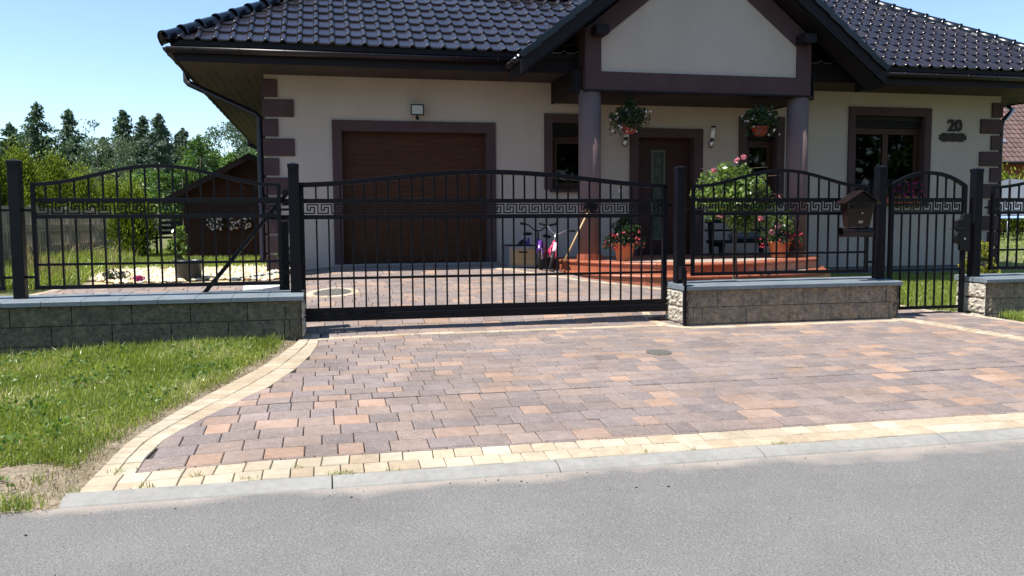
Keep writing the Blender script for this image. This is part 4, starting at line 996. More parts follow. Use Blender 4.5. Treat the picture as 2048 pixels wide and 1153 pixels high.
# gable wall
yg = 12.40; xl, xr = 3.88, 7.65
zt = lambda x, o: 5.44+o-SG*abs(x-XC)
m = MB(); m.prism([(xl+.02, 3.2), (xr-.02, 3.2), (xr-.02, zt(xr, .1)), (XC, zt(XC, .1)), (xl+.02, zt(xl, .1))], .10, 'y', yg+.03); m.build('gable_core', M['stucco'], H)
m = MB(); m.box(xl, xr, yg, yg+.16, 3.15, 3.425); m.box(xl, xl+.25, yg+.0005, yg+.16, 3.425, 3.905); m.box(xr-.25, xr, yg+.0005, yg+.16, 3.425, 3.905)
for s in (-1, 1):
    xi = XC+s*1.635; xo = XC+s*1.885; m.prism([(XC, 5.10+.105), (xi, 3.905), (xo, 3.905), (xo, zt(xo, .12)), (XC, zt(XC, .12))], .16, 'y', yg+.001)
m.build('gable_frame', M['trim'], H)
m = MB(); m.box(3.75, 7.78, 12.56, YW-.001, 3.135, 3.16)
for k in range(10): yq = 12.56+(YW-12.56)*k/10; m.box(3.751, 7.779, yq+.003, yq+.12, 3.125, 3.136)
m.build('porch_ceiling', M['soffit'], H)
m = MB(); m.box(3.72, 3.75, 12.56, YW-.001, 3.11, 3.46); m.box(7.78, 7.81, 12.56, YW-.001, 3.11, 3.46); m.box(3.75, xl+.03, 12.53, 12.56, 3.11, 3.46); m.box(3.86, 7.67, 12.385, 12.56, 3.125, 3.15); m.build('porch_fascia', M['fascia'], H)
for s in (-1, 1):   # rafter ends beside the gable wall
    xx = XC+s*1.70; MB().box(xx-.10, xx+.10, YG+.12, 12.39, 3.93, 4.06).build('rafter_end', M['fascia'], H)

# columns
for x in (4.00, 7.53):
    c = MB(); c.tube([(x, 12.57, .64), (x, 12.57, 3.15)], .172, 40); col = c.build('column', M['colpaint'], H)
    m = MB()
    for k in range(14):
        a0, a1 = 2*pi*k/14+.008, 2*pi*(k+1)/14-.008; r0, r1 = .16, .197
        V = [(x+r*cos(a), 12.57+r*sin(a), z) for z in (.575, .66) for r in (r0, r1) for a in (a0, a1)]
        m.add(V, [(0, 1, 3, 2), (4, 6, 7, 5), (2, 3, 7, 6), (0, 2, 6, 4), (1, 5, 7, 3)])
    m.build('column_foot_tiles', M['terra'], col)

# porch platform and steps in clinker tile
def platform(name, pts, zt_, zb, nose=.03, depth=None):
    """pts: front outline from left wall round to right wall, tiles with grout, rounded nosing"""
    t = MB(); P = np.array(pts, float); d = np.r_[0, np.cumsum(np.linalg.norm(np.diff(P, axis=0), axis=1))]
    n = int(d[-1]/.02); S_ = np.linspace(0, d[-1], n); Q_ = np.column_stack([np.interp(S_, d, P[:, 0]), np.interp(S_, d, P[:, 1])])
    g = MB(); g.add([(x, y, zt_-.006) for x, y in pts]+[(x, y, zb) for x, y in pts], [tuple(range(len(pts)))]+[(i, i+1, i+1+len(pts), i+len(pts)) for i in range(len(pts)-1)])
    base = g.build(name, M['grout'], H)
    m = MB(); prof = [(-.0, zt_-.0), (nose*.7, zt_-.002), (nose, zt_-.016), (nose*.95, zt_-.036), (nose*.3, zt_-.045), (.006, zt_-.048)]
    k = 0; L_ = .245
    while k < d[-1]-.03:
        for q in range(3):
            s = [k+.003+(min(k+L_, d[-1])-k-.006)*u for u in (0, .5, 1)]
            break
        pts3 = []
        for ss in s:
            p = np.array([np.interp(ss, d, P[:, 0]), np.interp(ss, d, P[:, 1])]); a = np.array([np.interp(max(0, ss-.05), d, P[:, 0]), np.interp(max(0, ss-.05), d, P[:, 1])]); b = np.array([np.interp(min(d[-1], ss+.05), d, P[:, 0]), np.interp(min(d[-1], ss+.05), d, P[:, 1])])
            tt = (b-a)/np.linalg.norm(b-a); nn = np.array([tt[1], -tt[0]]); pts3.append((p, nn))
        full = [(-.30, zt_)]+prof; V = []
        for p, nn in pts3:
            for o, z in full: V.append((p[0]+nn[0]*o, p[1]+nn[1]*o, z))
        c_ = len(full); m.add(V, [(i*c_+j, i*c_+j+1, (i+1)*c_+j+1, (i+1)*c_+j) for i in range(2) for j in range(c_-1)], True)
        r = [(.006, zt_-.05), (.008, zb+.008), (.006, zb+.004)]; V = []
        for p, nn in pts3:
            for o, z in r: V.append((p[0]+nn[0]*o, p[1]+nn[1]*o, z))
        m.add(V, [(i*3+j, i*3+j+1, (i+1)*3+j+1, (i+1)*3+j) for i in range(2) for j in range(2)], False)
        k += L_
    m.build('step_tiles', M['terra'], base); return base
pl = [(3.60, YW-.001), (3.60, 12.70), (3.68, 12.42), (3.80, 12.15), (3.98, 11.78), (4.22, 11.45), (4.5, 11.18), (4.8, 10.99), (5.1, 10.88), (5.4, 10.85), (5.75, 10.90), (6.1, 11.03), (6.5, 11.26), (6.9, 11.52), (7.25, 11.74), (7.5, 11.9), (7.62, 12.1), (7.75, 12.4), (7.95, 13.1), (7.95, YW-.001)]
st = [(3.56, 12.60), (3.57, 12.2), (3.66, 11.72), (3.9, 11.2), (4.3, 10.86), (4.7, 10.66), (5.1, 10.57), (5.5, 10.55), (5.9, 10.58), (6.3, 10.66), (6.7, 10.80), (7.05, 10.98), (7.30, 11.2), (7.45, 11.6), (7.95, 12.5)]
platform('porch_platform', pl, .57, .16); platform('porch_step', st, .42, .10)
# floor tiles of the platform
m = MB()
x = 3.45
while x < 7.9:
    yq = 12.35
    while yq < YW-.05: m.box(x+.003, min(x+.30, 7.9)-.003, yq+.003, min(yq+.30, YW-.02)-.003, .56, .569) if x > 3.66 and x < 7.7 else None; yq += .30
    x += .30
m.build('porch_floor_tiles', M['terra'], H)

# ------------------------------------------------------------------ things fixed to the front wall
FL = thing('floodlight', (1.475, YW, 2.95), 'small black floodlight with motion sensor above the garage door', 'floodlight')
m = MB(); x, z, y = 1.475, 2.955, YW-.13
m.add([(x-.075, y+.07, z-.05), (x+.075, y+.07, z-.05), (x+.075, y+.07, z+.06), (x-.075, y+.07, z+.06), (x-.105, y, z-.085), (x+.105, y, z-.085), (x+.105, y-.0, z+.085), (x-.105, y, z+.085)], [(0, 1, 2, 3), (0, 4, 5, 1), (1, 5, 6, 2), (2, 6, 7, 3), (3, 7, 4, 0)])
for a0, a1, b0, b1 in ((-.105, -.088, -.085, .085), (.088, .105, -.085, .085), (-.088, .088, .068, .085), (-.088, .088, -.085, -.068)): m.box(x+a0, x+a1, y-.012, y, z+b0, z+b1)
m.build('housing', M['black'], FL); MB().box(x-.088, x+.088, y-.005, y-.001, z-.068, z+.068).build('reflector', M['lampglass'], FL)
MB().box(x-.012, x+.012, y-.002, y+.10, z-.11, z-.088).build('bracket', M['black'], FL); MB().blob((x, y+.0, z-.135), (.03, .03, .026), 12, 8).build('sensor', M['black'], FL)
MB().box(x-.03, x+.03, y+.07, YW+.0, z-.02, z+.02).build('mount', M['black'], FL)
for (x, lab) in ((4.985, 'white and steel tube wall lamp left of the front door, below the hanging basket'), (6.56, 'white and steel tube wall lamp right of the front door')):
    t = thing('wall_lamp', (x, YW, 2.6), lab, 'wall lamp'); y = YW-.10
    MB().tube([(x+.02, y, 2.58), (x+.035, y-.01, 2.76)], .036, 16).build('diffuser', M['white'], t); MB().tube([(x-.012, y, 2.42), (x+.02, y, 2.58)], .036, 16).build('lamp_body', M['inox'], t)
    MB().tube([(x, y, 2.50), (x, YW, 2.50)], .015, 8).build('bracket', M['inox'], t); MB().tube([(x+.035, y-.01, 2.76), (x+.036, y-.01, 2.79)], .038, 16).build('lamp_cap', M['black'], t)
tt = bpy.data.curves.new('numtmp', 'FONT'); tt.body = '20'; tt.size = .30; tt.extrude = .012; tt.offset = .0085; tt.space_character = 1.0; tt.align_x = 'CENTER'
to = bpy.data.objects.new('numtmp', tt); COL.objects.link(to); bpy.context.view_layer.update(); dg = bpy.context.evaluated_depsgraph_get(); me = bpy.data.meshes.new_from_object(to.evaluated_get(dg)); bpy.data.objects.remove(to)
no = bpy.data.objects.new('house_number', me); COL.objects.link(no); me.materials.clear(); me.materials.append(M['bronze']); no.location = (11.50, YW-.022, 2.80); no.rotation_euler = (pi/2, 0, 0); no.scale = (1.02, .98, 1)
tag(no, 'bronze house number 20 on the right part of the facade', 'house number')
x, z = 11.47, 2.68; hw, hh = .29, .085
op = [(-hw, -.05), (-hw+.03, -.03), (-hw+.05, -hh+.01), (-hw+.12, -hh), (-.1, -hh+.012), (0, -hh+.005), (.1, -hh+.012), (hw-.12, -hh), (hw-.05, -hh+.01), (hw-.03, -.03), (hw, -.05), (hw, .05), (hw-.03, .03), (hw-.05, hh-.01), (hw-.12, hh), (.1, hh-.012), (0, hh-.0), (-.1, hh-.012), (-hw+.12, hh), (-hw+.05, hh-.01), (-hw+.03, .03), (-hw, .05)]
MB().prism([(x+a, z+b) for a, b in op], .02, 'y', YW-.021).build('street_plaque', M['bronze'], label='dark brown shaped plaque under the house number', category='plaque', bevel=.003)
t = thing('doorbell', (4.94, YW, 1.68), 'small round pale doorbell left of the front door', 'doorbell')
MB().tube([(4.94, YW, 1.68), (4.94, YW-.02, 1.68)], .035, 18).build('bell_plate', M['white'], t); MB().tube([(4.94, YW-.02, 1.68), (4.94, YW-.028, 1.68)], .016, 14).build('button', M['inox'], t)

# ================================================================== PLANTS AND THINGS NEAR THE HOUSE
def blossoms(name, mt, C, r, parent, k=7, **tags):
    P, d = petals(C, r, k); return leaves(name, M[mt], P, r*1.1, r*.9, parent, T=d, spread=.7, **tags)
def hanging(x, lab, seed):
    y = 12.45; zt_ = 2.50; t = thing('hanging_basket', (x, y, zt_), lab, 'hanging basket')
    MB().lathe((0, 0, 0), [(.0, .0), (.07, 0), (.095, .03), (.13, .12), (.145, .13), (.145, .15), (.13, .15), (.12, .13), (0, .13)], 24).build('pot', M['potr'], t, local=True)
    m = MB()
    for k in range(3): a = k*2.1+.4; m.tube([(.13*cos(a), .13*sin(a), .15), (0, 0, .62)], .003, 5, cap=False)
    m.tube([(0, 0, .62), (0, 0, .66)], .006, 6); m.build('hanger', M['black'], t, local=True)
    P, tn = clumps(34, .27, .24, .19, .27, 75, .10, shell=.2); P = np.vstack([P, P[:400]*[.75, .75, 1]+[0, 0, .08]]); tn = np.r_[tn, tn[:400]]
    n = 500; a = rng.uniform(0, 2*pi, n); r_ = rng.uniform(.17, .33, n); P2 = np.column_stack([np.cos(a)*r_, np.sin(a)*r_*.8, .27-rng.uniform(0, 1, n)**2*.28])
    P = np.vstack([P, P2]); tn = np.r_[tn, rng.uniform(0, .8, n)]
    leaves('foliage', M['darkleaf'], P, .042, .026, t, tint=tn)
    a = rng.uniform(0, 2*pi, 20); r_ = rng.uniform(.14, .33, 20); C = np.column_stack([np.cos(a)*r_, -np.abs(np.sin(a)*r_)*.9, rng.uniform(-.02, .36, 20)]); blossoms('blossoms', 'petalwhite', C, .028, t, 6)
    return t
hanging(4.60, 'hanging basket of white flowers in a red pot near the left column', 1)
hanging(6.80, 'hanging basket of white flowers in a red pot near the right column', 2)

def flowerpot(x, y, z, r, h, lab, mt='petalred', square=False, flop=1.0, dk=True):
    t = thing('flower_pot', (x, y, z), lab, 'potted plant')
    MB().lathe((0, 0, 0), [(0, .0), (r*.66, 0), (r*.70, .01), (r*.93, h*.84), (r*1.04, h*.85), (r*1.06, h), (r*.95, h), (r*.92, h*.92), (0, h*.9)], 28).build('pot', M['pot'], t, local=True)
    P, tn = clumps(26, r*1.35, r*1.2, r*1.25, h+r*1.0, 60, r*.45, shell=.2); n = 450; a = rng.uniform(0, 2*pi, n); q = rng.uniform(.9, 2.0, n)*r
    P = np.vstack([P, np.column_stack([np.cos(a)*q, np.sin(a)*q*.8, h+.05-rng.uniform(-.3, 1, n)*h*.55*flop*(q/r/2)])]); tn = np.r_[tn, rng.uniform(0, .7, n)]
    leaves('foliage', M['darkleaf'], P, .05, .032, t, tint=tn)
    a = rng.uniform(pi*1.0, 2*pi, 34); q = rng.uniform(.9, 2.0, 34)*r; C = np.column_stack([np.cos(a)*q, np.sin(a)*q*.8, h+rng.uniform(-.45, .85, 34)*r*1.2]); blossoms('blossoms', mt, C, .028, t, 7)
    C = np.column_stack([rng.uniform(-1, 1, 10)*r, -rng.uniform(.4, 1, 10)*r, h+rng.uniform(0, 1.2, 10)*r]); blossoms('blossoms', 'petalpink', C, .026, t, 7)
    return t
flowerpot(4.42, 12.15, .57, .17, .27, 'terracotta pot of pink and red flowers on the porch step by the left column')
flowerpot(7.04, 12.22, .57, .18, .26, 'terracotta pot of pink flowers on the porch by the right column', flop=.7)

# rose tree
R = thing('rose_tree', (5.15, 10.05, G(5.15, 10.05)), 'bushy standard rose with pink blooms behind the right fence panel', 'rose tree')
m = MB(); m.tube([(0, 0, -.2), (.01, .01, .3), (-.01, 0, .6), (.0, 0, .95)], [.02, .016, .014, .012], 8); m.tube([(.05, .02, -.2), (.06, .02, .2), (.03, .02, .6), (.06, .02, 1.0)], [.018, .014, .012, .01], 8)
for k in range(14):
    a = k*2.4; L_ = .35+.25*sin(k*1.7)**2; m.tube([(0, 0, .9), (cos(a)*L_*.6, sin(a)*L_*.6, 1.1+.04*k), (cos(a)*L_*1.2, sin(a)*L_*1.1, 1.05+.045*k)], [.008, .006, .003], 5)
m.build('trunk', M['bark'], R, local=True)
P, tn = clumps(46, .50, .42, .30, 1.28, 66, .16, shell=.1); P2, tn2 = clumps(16, .34, .32, .2, 1.02, 45, .13, shell=.3); P3, tn3 = clumps(12, .30, .3, .22, .98, 40, .12); P3 = P3+[.42, 0, 0]
P4, tn4 = clumps(10, .24, .2, .12, 1.52, 44, .10); P4 = P4+[-.05, 0, 0]
leaves('crown', M['rose'], np.vstack([P, P2, P3, P4]), .062, .045, R, tint=np.r_[tn, tn2, tn3, tn4])
def rosebloom(px, py, pz, r=.042, mt='petalpink'):
    P, d = petals([(px, py, pz)], r, 22); leaves('bloom', M[mt], P, r*1.2, r*1.0, R, T=d, spread=.5)
for q in [(-.12, -.28, 1.70), (-.02, -.26, 1.74), (-.44, -.3, 1.58), (-.40, -.4, 1.02), (.12, -.45, .98), (.33, -.35, .80), (.40, -.38, .88), (.44, -.3, 1.24)]: rosebloom(*q)

# bench and cushion
B = thing('garden_bench', (6.95, 13.35, .57), 'dark wooden bench against the wall on the porch', 'bench')
bx0, bx1 = 6.38, 7.56
for x in (bx0+.12, bx1-.12):
    MB().box(x-.035, x+.035, 13.10, 13.17, .57, .80).build('leg', M['bench'], B); MB().bar((x, 13.50, .57), (x, 13.58, 1.17), .07, .05, up=(0, 1, 0)).build('leg', M['bench'], B)
    MB().box(x-.03, x+.03, 13.06, 13.52, .72, .78).build('seat_rail', M['bench'], B)
MB().box(bx0, bx1, 13.08, 13.48, .78, .83).build('seat', M['bench'], B, bevel=.006)
for z in (1.115, .975): MB().box(bx0, bx1, 13.50, 13.54, z, z+(.07 if z > 1 else .035)).build('back_slat', M['bench'], B, bevel=.005)
MB().box(6.70, 7.40, 13.15, 13.34, .832, .955).build('seat_cushion', M['cushion'], None, bevel=.055, label='grey rounded cushion lying on the dark porch bench', category='cushion')

# box by the garage
t = thing('storage_box', (3.02, 13.2, G(3.0, 13.2)), 'wooden front storage box with dark lid beside the garage door', 'box')
z0 = G(3.1, 13.2)+.01; xa, xb, ya, yb = 2.80, 3.24, 12.90, 13.5; 
m = MB(); z0 -= .01; m.box(xa, xa+.02, ya, yb, z0, z0+.33); m.box(xb-.02, xb, ya, yb, z0, z0+.33); m.box(xa+.02, xb-.02, yb-.02, yb, z0, z0+.33); m.box(xa+.02, xb-.02, ya+.01, yb-.02, z0+.02, z0+.035); m.box(xa+.021, xb-.021, ya-.001, ya+.02, z0, z0+.03); m.box(xa+.021, xb-.021, ya-.001, ya+.02, z0+.285, z0+.33)
m.build('body', M['boxgrey'], t); MB().box(xa+.022, xb-.022, ya+.002, ya+.018, z0+.031, z0+.284).build('front_panel', M['boxwood'], t)
MB().box(2.95, 3.09, ya-.004, ya+.003, z0+.225, z0+.25).build('hand_hole', M['black'], t); MB().box(xa+.01, xb-.01, ya+.10, yb, z0+.332, z0+.345).build('lid', M['bench'], t)

# children's bicycles
def wheel(parent, c, ax, r, tw, spokes=12, rim='silver', label=None):
    """c centre, ax unit axle direction"""
    ax = Vector(ax).normalized(); u = Vector((0, 0, 1)); u = (u-ax*u.dot(ax)).normalized(); v = ax.cross(u); c = Vector(c)
    def ring(rr, tr, n=30, k=8):
        m = MB(); V = []
        for i in range(n):
            a = 2*pi*i/n; d = u*cos(a)+v*sin(a)
            for j in range(k): b = 2*pi*j/k; V.append(c+d*(rr+tr*cos(b))+ax*tr*sin(b))
        m.add(V, [(i*k+j, i*k+(j+1) % k, ((i+1) % n)*k+(j+1) % k, ((i+1) % n)*k+j) for i in range(n) for j in range(k)], True); return m
    w_ = MB().tube([c-ax*.03, c+ax*.03], .018, 10).build('wheel', M['inox'], parent)
    ring(r-tw, tw).build('tyre', M['rubber'], w_); ring(r-2.2*tw, tw*.45).build('rim', M[rim], w_)
    m = MB()
    for i in range(spokes): a = 2*pi*i/spokes; d = u*cos(a)+v*sin(a); m.tube([c+ax*.02*(1 if i % 2 else -1), c+d*(r-2.3*tw)], .0018, 4, cap=False)
    m.build('spokes', M['inox'], w_); return w_
def fender(parent, c, ax, r, a0, a1, mt, wd=.03):
    ax = Vector(ax).normalized(); f = Vector((0, 0, 1)).cross(ax).normalized(); c = Vector(c); V = []; n = 14
    up = ax.cross(f)*-1 if ax.cross(f).z < 0 else ax.cross(f)
    for i in range(n+1):
        a = a0+(a1-a0)*i/n; d = f*cos(a)+up*sin(a)
        for o in (-1, -.5, 0, .5, 1): V.append(c+d*(r-.012*o*o)+ax*o*wd)
    m = MB(); m.add(V, [(i*5+j, i*5+j+1, (i+1)*5+j+1, (i+1)*5+j) for i in range(n) for j in range(4)], True); o = m.build('mudguard', mt, parent); md = o.modifiers.new('s', 'SOLIDIFY'); md.thickness = .004; return o
def bike(x, y, z, rz, r, lab, paint, lean=.16, steer=.35, guard='pink', scale=1.0, basket=False):
    """built with +x forward; root empty carries position, heading and lean"""
    t = thing('childs_bicycle', (0, 0, 0), lab, 'bicycle'); wb = r*3.1
    ax = (0, 1, 0); hb = (wb*.86, 0, r*2.05)   # head tube top
    fa = Vector((sin(-steer), cos(steer), 0)); 
    wheel(t, (0, 0, r), ax, r, .024); wheel(t, (wb, 0, r), fa, r, .024)
    bb = (wb*.40, 0, r*.95); st = (wb*.27, 0, r*2.25); m = MB()
    m.tube([hb, bb], .018, 10); m.tube([(wb*.87, 0, r*1.9), (wb*.6, 0, r*1.25), (wb*.33, 0, r*1.55)], .015, 10); m.tube([bb, st], .016, 10); m.tube([(wb*.845, 0, r*2.2), (wb*.885, 0, r*1.75)], .022, 12)
    for s in (-.045, .045): m.tube([bb, (0, s, r)], .009, 7); m.tube([(st[0], 0, r*1.9), (0, s, r)], .008, 7)
    m.build('frame', M[paint], t)
    f = Vector((cos(steer), sin(steer), 0)); sdir = Vector((-sin(steer), cos(steer), 0)); top = Vector((wb*.88, 0, r*1.75)); fk = MB()
    for s in (-1, 1): fk.tube([top+sdir*.04*s, Vector((wb, 0, r))+sdir*.045*s], .010, 8)
    fk.tube([top-sdir*.045, top+sdir*.045], .014, 8); fk.build('fork', M[paint], t)
    hbm = MB(); h0 = Vector(hb); stem = h0+Vector((-.02, 0, r*.75)); hbm.tube([h0, stem], .013, 8)
    pts = [stem+sdir*(-.24)+f*(-.07)+Vector((0, 0, .10)), stem+sdir*(-.14)+Vector((0, 0, .08)), stem+sdir*(-.05), stem+sdir*.05, stem+sdir*.14+Vector((0, 0, .08)), stem+sdir*.24+f*(-.07)+Vector((0, 0, .10))]
    hbm.tube(pts, .010, 8); H_ = hbm.build('handlebar', M['black'] if guard == 'purple' else M['inox'], t)
    for a, b in ((0, 1), (5, 4)):
        d = (pts[a]-pts[b]).normalized(); MB().tube([pts[a]-d*.06, pts[a]+d*.035, pts[a]+d*.045], [.017, .018, .024], 10).build('grip', M['black'], H_)
        MB().tube([pts[a]-d*.07+f*.03, pts[a]+d*.0+f*.055], .005, 6).build('brake_lever', M['black'], H_)
    MB().tube([(st[0], 0, r*2.1), (st[0]-.01, 0, r*2.5)], .012, 8).build('seat_post', M['inox'], t)
    s = MB(); s.blob((st[0]-.03, 0, r*2.55), (.115, .07, .028), 14, 8); s.blob((st[0]+.06, 0, r*2.55), (.07, .03, .022), 12, 6); s.build('saddle', M['silver' if guard == 'pink' else 'black'], t)
    fender(t, (0, 0, r), ax, r+.022, radians(35), radians(185), M[guard]); fender(t, (wb, 0, r), fa, r+.022, radians(20), radians(160), M[guard])
    c_ = MB(); c_.tube([(bb[0], -.03, bb[2]), (bb[0], -.036, bb[2])], .055, 18); c_.tube([(bb[0]-.0, -.05, bb[2]), (bb[0]+.08, -.05, bb[2]-.06)], .007, 6); c_.tube([(bb[0], .05, bb[2]), (bb[0]-.08, .05, bb[2]+.06)], .007, 6); c_.build('crank', M['inox'], t)
    for s_, dx, dz in ((-1, .08, -.06), (1, -.08, .06)): MB().box(bb[0]+dx-.03, bb[0]+dx+.03, s_*.055-.0+(-.05 if s_ < 0 else 0), s_*.055+(.05 if s_ > 0 else 0), bb[2]+dz-.008, bb[2]+dz+.008).build('pedal', M['black'], t)
    cg_ = MB(); cg_.prism([(bb[0]+.06, bb[2]-.05), (bb[0]+.06, bb[2]+.06), (.03, r+.045), (-.03, r), (.03, r-.03)], .008, 'y', -.062); cg_.build('chain_guard', M[guard], t)
    if basket: pass
    t.rotation_euler = (lean, 0, rz); t.location = (x, y, z); return t
gb = G(3.45, 12.6)
bike(3.30, 13.14, gb+.02, radians(-86), .205, 'pink childs bicycle facing the gate, left of the porch steps', 'pink', lean=-.24, steer=-.32, guard='palepink')
bike(3.14, 13.42, gb+.02, radians(-80), .215, 'purple childs bicycle parked behind the pink one', 'purple', lean=-.03, steer=-.5, guard='purple')
# broom leaning upside down on the column
t = thing('broom', (3.52, 12.42, G(3.5, 12.4)), 'broom with pale wooden handle leaning head up on the left column', 'broom')
a = Vector((3.50, 12.25, .56)); b = Vector((3.93, 12.34, 1.36)); MB().tube([a, b], .0135, 12).build('handle', M['woodlight'], t)
d = (b-a).normalized(); sdr = d.cross(Vector((0, 1, 0))).normalized(); m = MB(); m.bar(b-d*.02-sdr*.10, b-d*.02+sdr*.10, .045, .03, up=tuple(d)); m.build('head', M['black'], t)
n = 260; C = np.array([tuple(b+d*rng.uniform(.02, .09)+sdr*rng.uniform(-.1, .1)+Vector((0, rng.uniform(-.025, .025), 0))) for _ in range(n)]); T = np.tile(np.array(d), (n, 1))
o = leaves('bristles', M['darkleaf'], C-np.array(t.location), .11, .006, t, T=T, spread=.25); o.data.materials[0] = M['black']

# window box flowers
t = thing('flower_box', (10.15, YW-.1, 1.45), 'box of pink and purple flowers on the right window sill', 'flower box')
MB().box(9.75, 10.70, YW-.20, YW-.05, 1.46, 1.58).build('box', M['pot'], t, bevel=.01)
n = 900; C = np.column_stack([rng.uniform(-.42, .55, n), rng.uniform(-.18, .04, n), rng.uniform(.05, .36, n)]); leaves('foliage', M['darkleaf'], C, .05, .03, t)
n = 60; C = np.column_stack([rng.uniform(-.1, .55, n), rng.uniform(-.22, -.05, n), rng.uniform(.12, .40, n)]); blossoms('blossoms', 'petalpurple', C, .035, t, 6)
n = 14; C = np.column_stack([rng.uniform(-.42, -.1, n), rng.uniform(-.22, -.05, n), rng.uniform(.10, .30, n)]); blossoms('blossoms', 'petalred', C, .035, t, 6)

# golden shrub behind the wicket post
def shrub(x, y, rx, h, mt, lab, name='shrub', cat='shrub', n=30, per=60, leaf=(.05, .03), cr=.12, spreadz=.5):
    t = thing(name, (x, y, G(x, y)), lab, cat); m = MB()
    for k in range(7): a = k*.9; m.tube([(0, 0, -.05), (cos(a)*rx*.4, sin(a)*rx*.4, h*.45), (cos(a)*rx*.7, sin(a)*rx*.7, h*.85)], [.012, .008, .004], 5)
    m.build('stems', M['bark'], t, local=True); P, tn = clumps(n, rx, rx, h*.5, h*.5, per, cr, shell=.2); P = P[P[:, 2] > .0]; leaves('foliage', M[mt], P, leaf[0], leaf[1], t, tint=tn[:len(P)]); return t
shrub(9.85, 11.2, .30, .78, 'yshrub', 'golden yellow leaved shrub behind the wicket lock post', n=44, per=46, leaf=(.045, .028), cr=.08)
shrub(-.55, 13.35, .22, .38, 'darkleaf', 'small dark plant at the left foot of the house wall', n=12, per=40, cr=.07)
shrub(-2.50, 15.6, .13, .62, 'rose', 'tall pale green leafy bush beside the brown shed', n=22, per=16, leaf=(.09, .06), cr=.10)
shrub(-4.9, 12.6, .45, .35, 'darkleaf', 'low dark green plants at the left fence post', n=20, per=60, cr=.12)

# ------------------------------------------------------------------ left garden: gravel bed, bucket, tall grasses
n = 5200; P = np.column_stack([rng.uniform(-4.2, -.55, n), rng.uniform(12.75, 14.9, n)]); ok = [(y > 12.82+.12*sin(x*3) and y < 14.75+.15*sin(x*4) and x > -3.25+.25*sin(y*5)-.5*(y-12.9)) for x, y in P]; P = P[ok]; n = len(P)
base = np.array([[1, 0, 0], [-1, 0, 0], [0, 1, 0], [0, -1, 0], [0, 0, 1], [0, 0, -1]], float); fc = np.array([[0, 2, 4], [2, 1, 4], [1, 3, 4], [3, 0, 4], [2, 0, 5], [1, 2, 5], [3, 1, 5], [0, 3, 5]])
sc = rng.uniform(.018, .042, (n, 1, 1))*np.array([1.25, 1, .7])*rng.uniform(.7, 1.2, (n, 1, 3)); an = rng.uniform(0, 2*pi, n); V = base[None]*sc
cs_, sn_ = np.cos(an)[:, None], np.sin(an)[:, None]; V = np.dstack([V[:, :, 0]*cs_-V[:, :, 1]*sn_, V[:, :, 0]*sn_+V[:, :, 1]*cs_, V[:, :, 2]])
V += np.column_stack([P, [G(x, y)+.012+rng.uniform(0, .025) for x, y in P]])[:, None, :]
gc = np.array([(.70, .58, .36), (.78, .70, .50), (.62, .47, .25), (.82, .78, .66)])[rng.integers(0, 4, n)]*rng.uniform(.75, 1.1, (n, 1)); CC = np.repeat(np.column_stack([gc, np.ones(n)]), 6, 0)
npmesh('gravel_bed', V.reshape(-1, 3), [np.arange(n)[:, None, None].repeat(8, 1).repeat(3, 2).reshape(-1, 3)*6+np.tile(fc, (n, 1))], M['gravel'], colattr=CC, label='yellow and white gravel bed between the yard paving and the garden lawn', category='gravel', kind='stuff')
grid_sheet('gravel_ground', list(np.arange(-4.0, -.4, .3)), list(np.arange(12.75, 15, .25)), mat('gravel_sand', (.42, .34, .2), 1, var=.3, vscale=20, bump=.6), dz=-.004, **S)
t = thing('bucket', (-1.97, 13.08, G(-1.97, 13.08)), 'black plastic planter tub standing on the yellow gravel', 'tub')
MB().lathe((0, 0, 0), [(0, 0), (.165, 0), (.17, .01), (.20, .27), (.215, .275), (.215, .295), (.195, .295), (.19, .27), (.16, .03), (0, .03)], 30).build('tub_body', M['bucket'], t, local=True)
m = MB()
for k in range(2): a = k*pi+.3; m.tube([(.2*cos(a), .2*sin(a), .28), (.235*cos(a+.1), .235*sin(a+.1), .25), (.235*cos(a+.25), .235*sin(a+.25), .25), (.2*cos(a+.35), .2*sin(a+.35), .28)], .006, 6)
m.build('handle', M['bucket'], t, local=True)
shrub(-2.62, 12.95, .07, .08, 'petalpurple', 'small purple flowering cushion plant on the gravel', n=14, per=30, leaf=(.03, .02), cr=.05, name='cushion_plant', cat='plant')
shrub(-2.95, 13.1, .2, .16, 'darkleaf', 'low dark cushion plant on the gravel beside the purple one', n=14, per=50, leaf=(.03, .02), cr=.07, name='cushion_plant', cat='plant')
# edging stones towards the house corner
for k in range(9):
    x = -1.35+k*.095; y = 12.86+k*.055; z = G(x, y); MB().box(x, x+.085, y, y+.09, z-.05, z+.05+.004*k).build('edging_stone', M['coping'], bevel=.008, label='small grey edging block in the curved row by the house corner', category='edging stone', group='grey edging blocks by the house corner')
MB().box(-3.4, -.9, 15.35, 15.42, G(-2, 15.4)-.05, G(-2, 15.4)+.06).build('lawn_edging', M['concrete'], bevel=.006, label='straight pale edging board behind the gravel bed', category='edging')
P = field(3600, -5.0, -3.0, 12.7, 17.5, lambda x, y: x < -3.35-.25*sin(y*3) and sin(x*4+y*2.2) > -.3); hh = np.array([.15+.38*max(0, sin(x*5+y*3))*rng.uniform(.3, 1.2) for x, y in P])
blades('tall_grass', M['drygrass'], P, hh, .011, G, lean=.35, label='tall dry grasses along the perforated concrete fence', category='grass', kind='stuff')
P = field(9000, -5.0, -3.3, 12.4, 16.5, lambda x, y: x < -3.35); blades('green_weeds', M['grass'], P, .20, .016, G, lean=.75, label='arching green weeds at the foot of the tall dry grasses', category='weeds', kind='stuff')
P = field(9000, -3.6, -.6, 14.5, 16.2, lambda x, y: True); blades('lawn_tufts', M['grass'], P, .11, .012, G, lean=.6, label='uneven grass tufts behind the gravel bed', category='grass', kind='stuff')

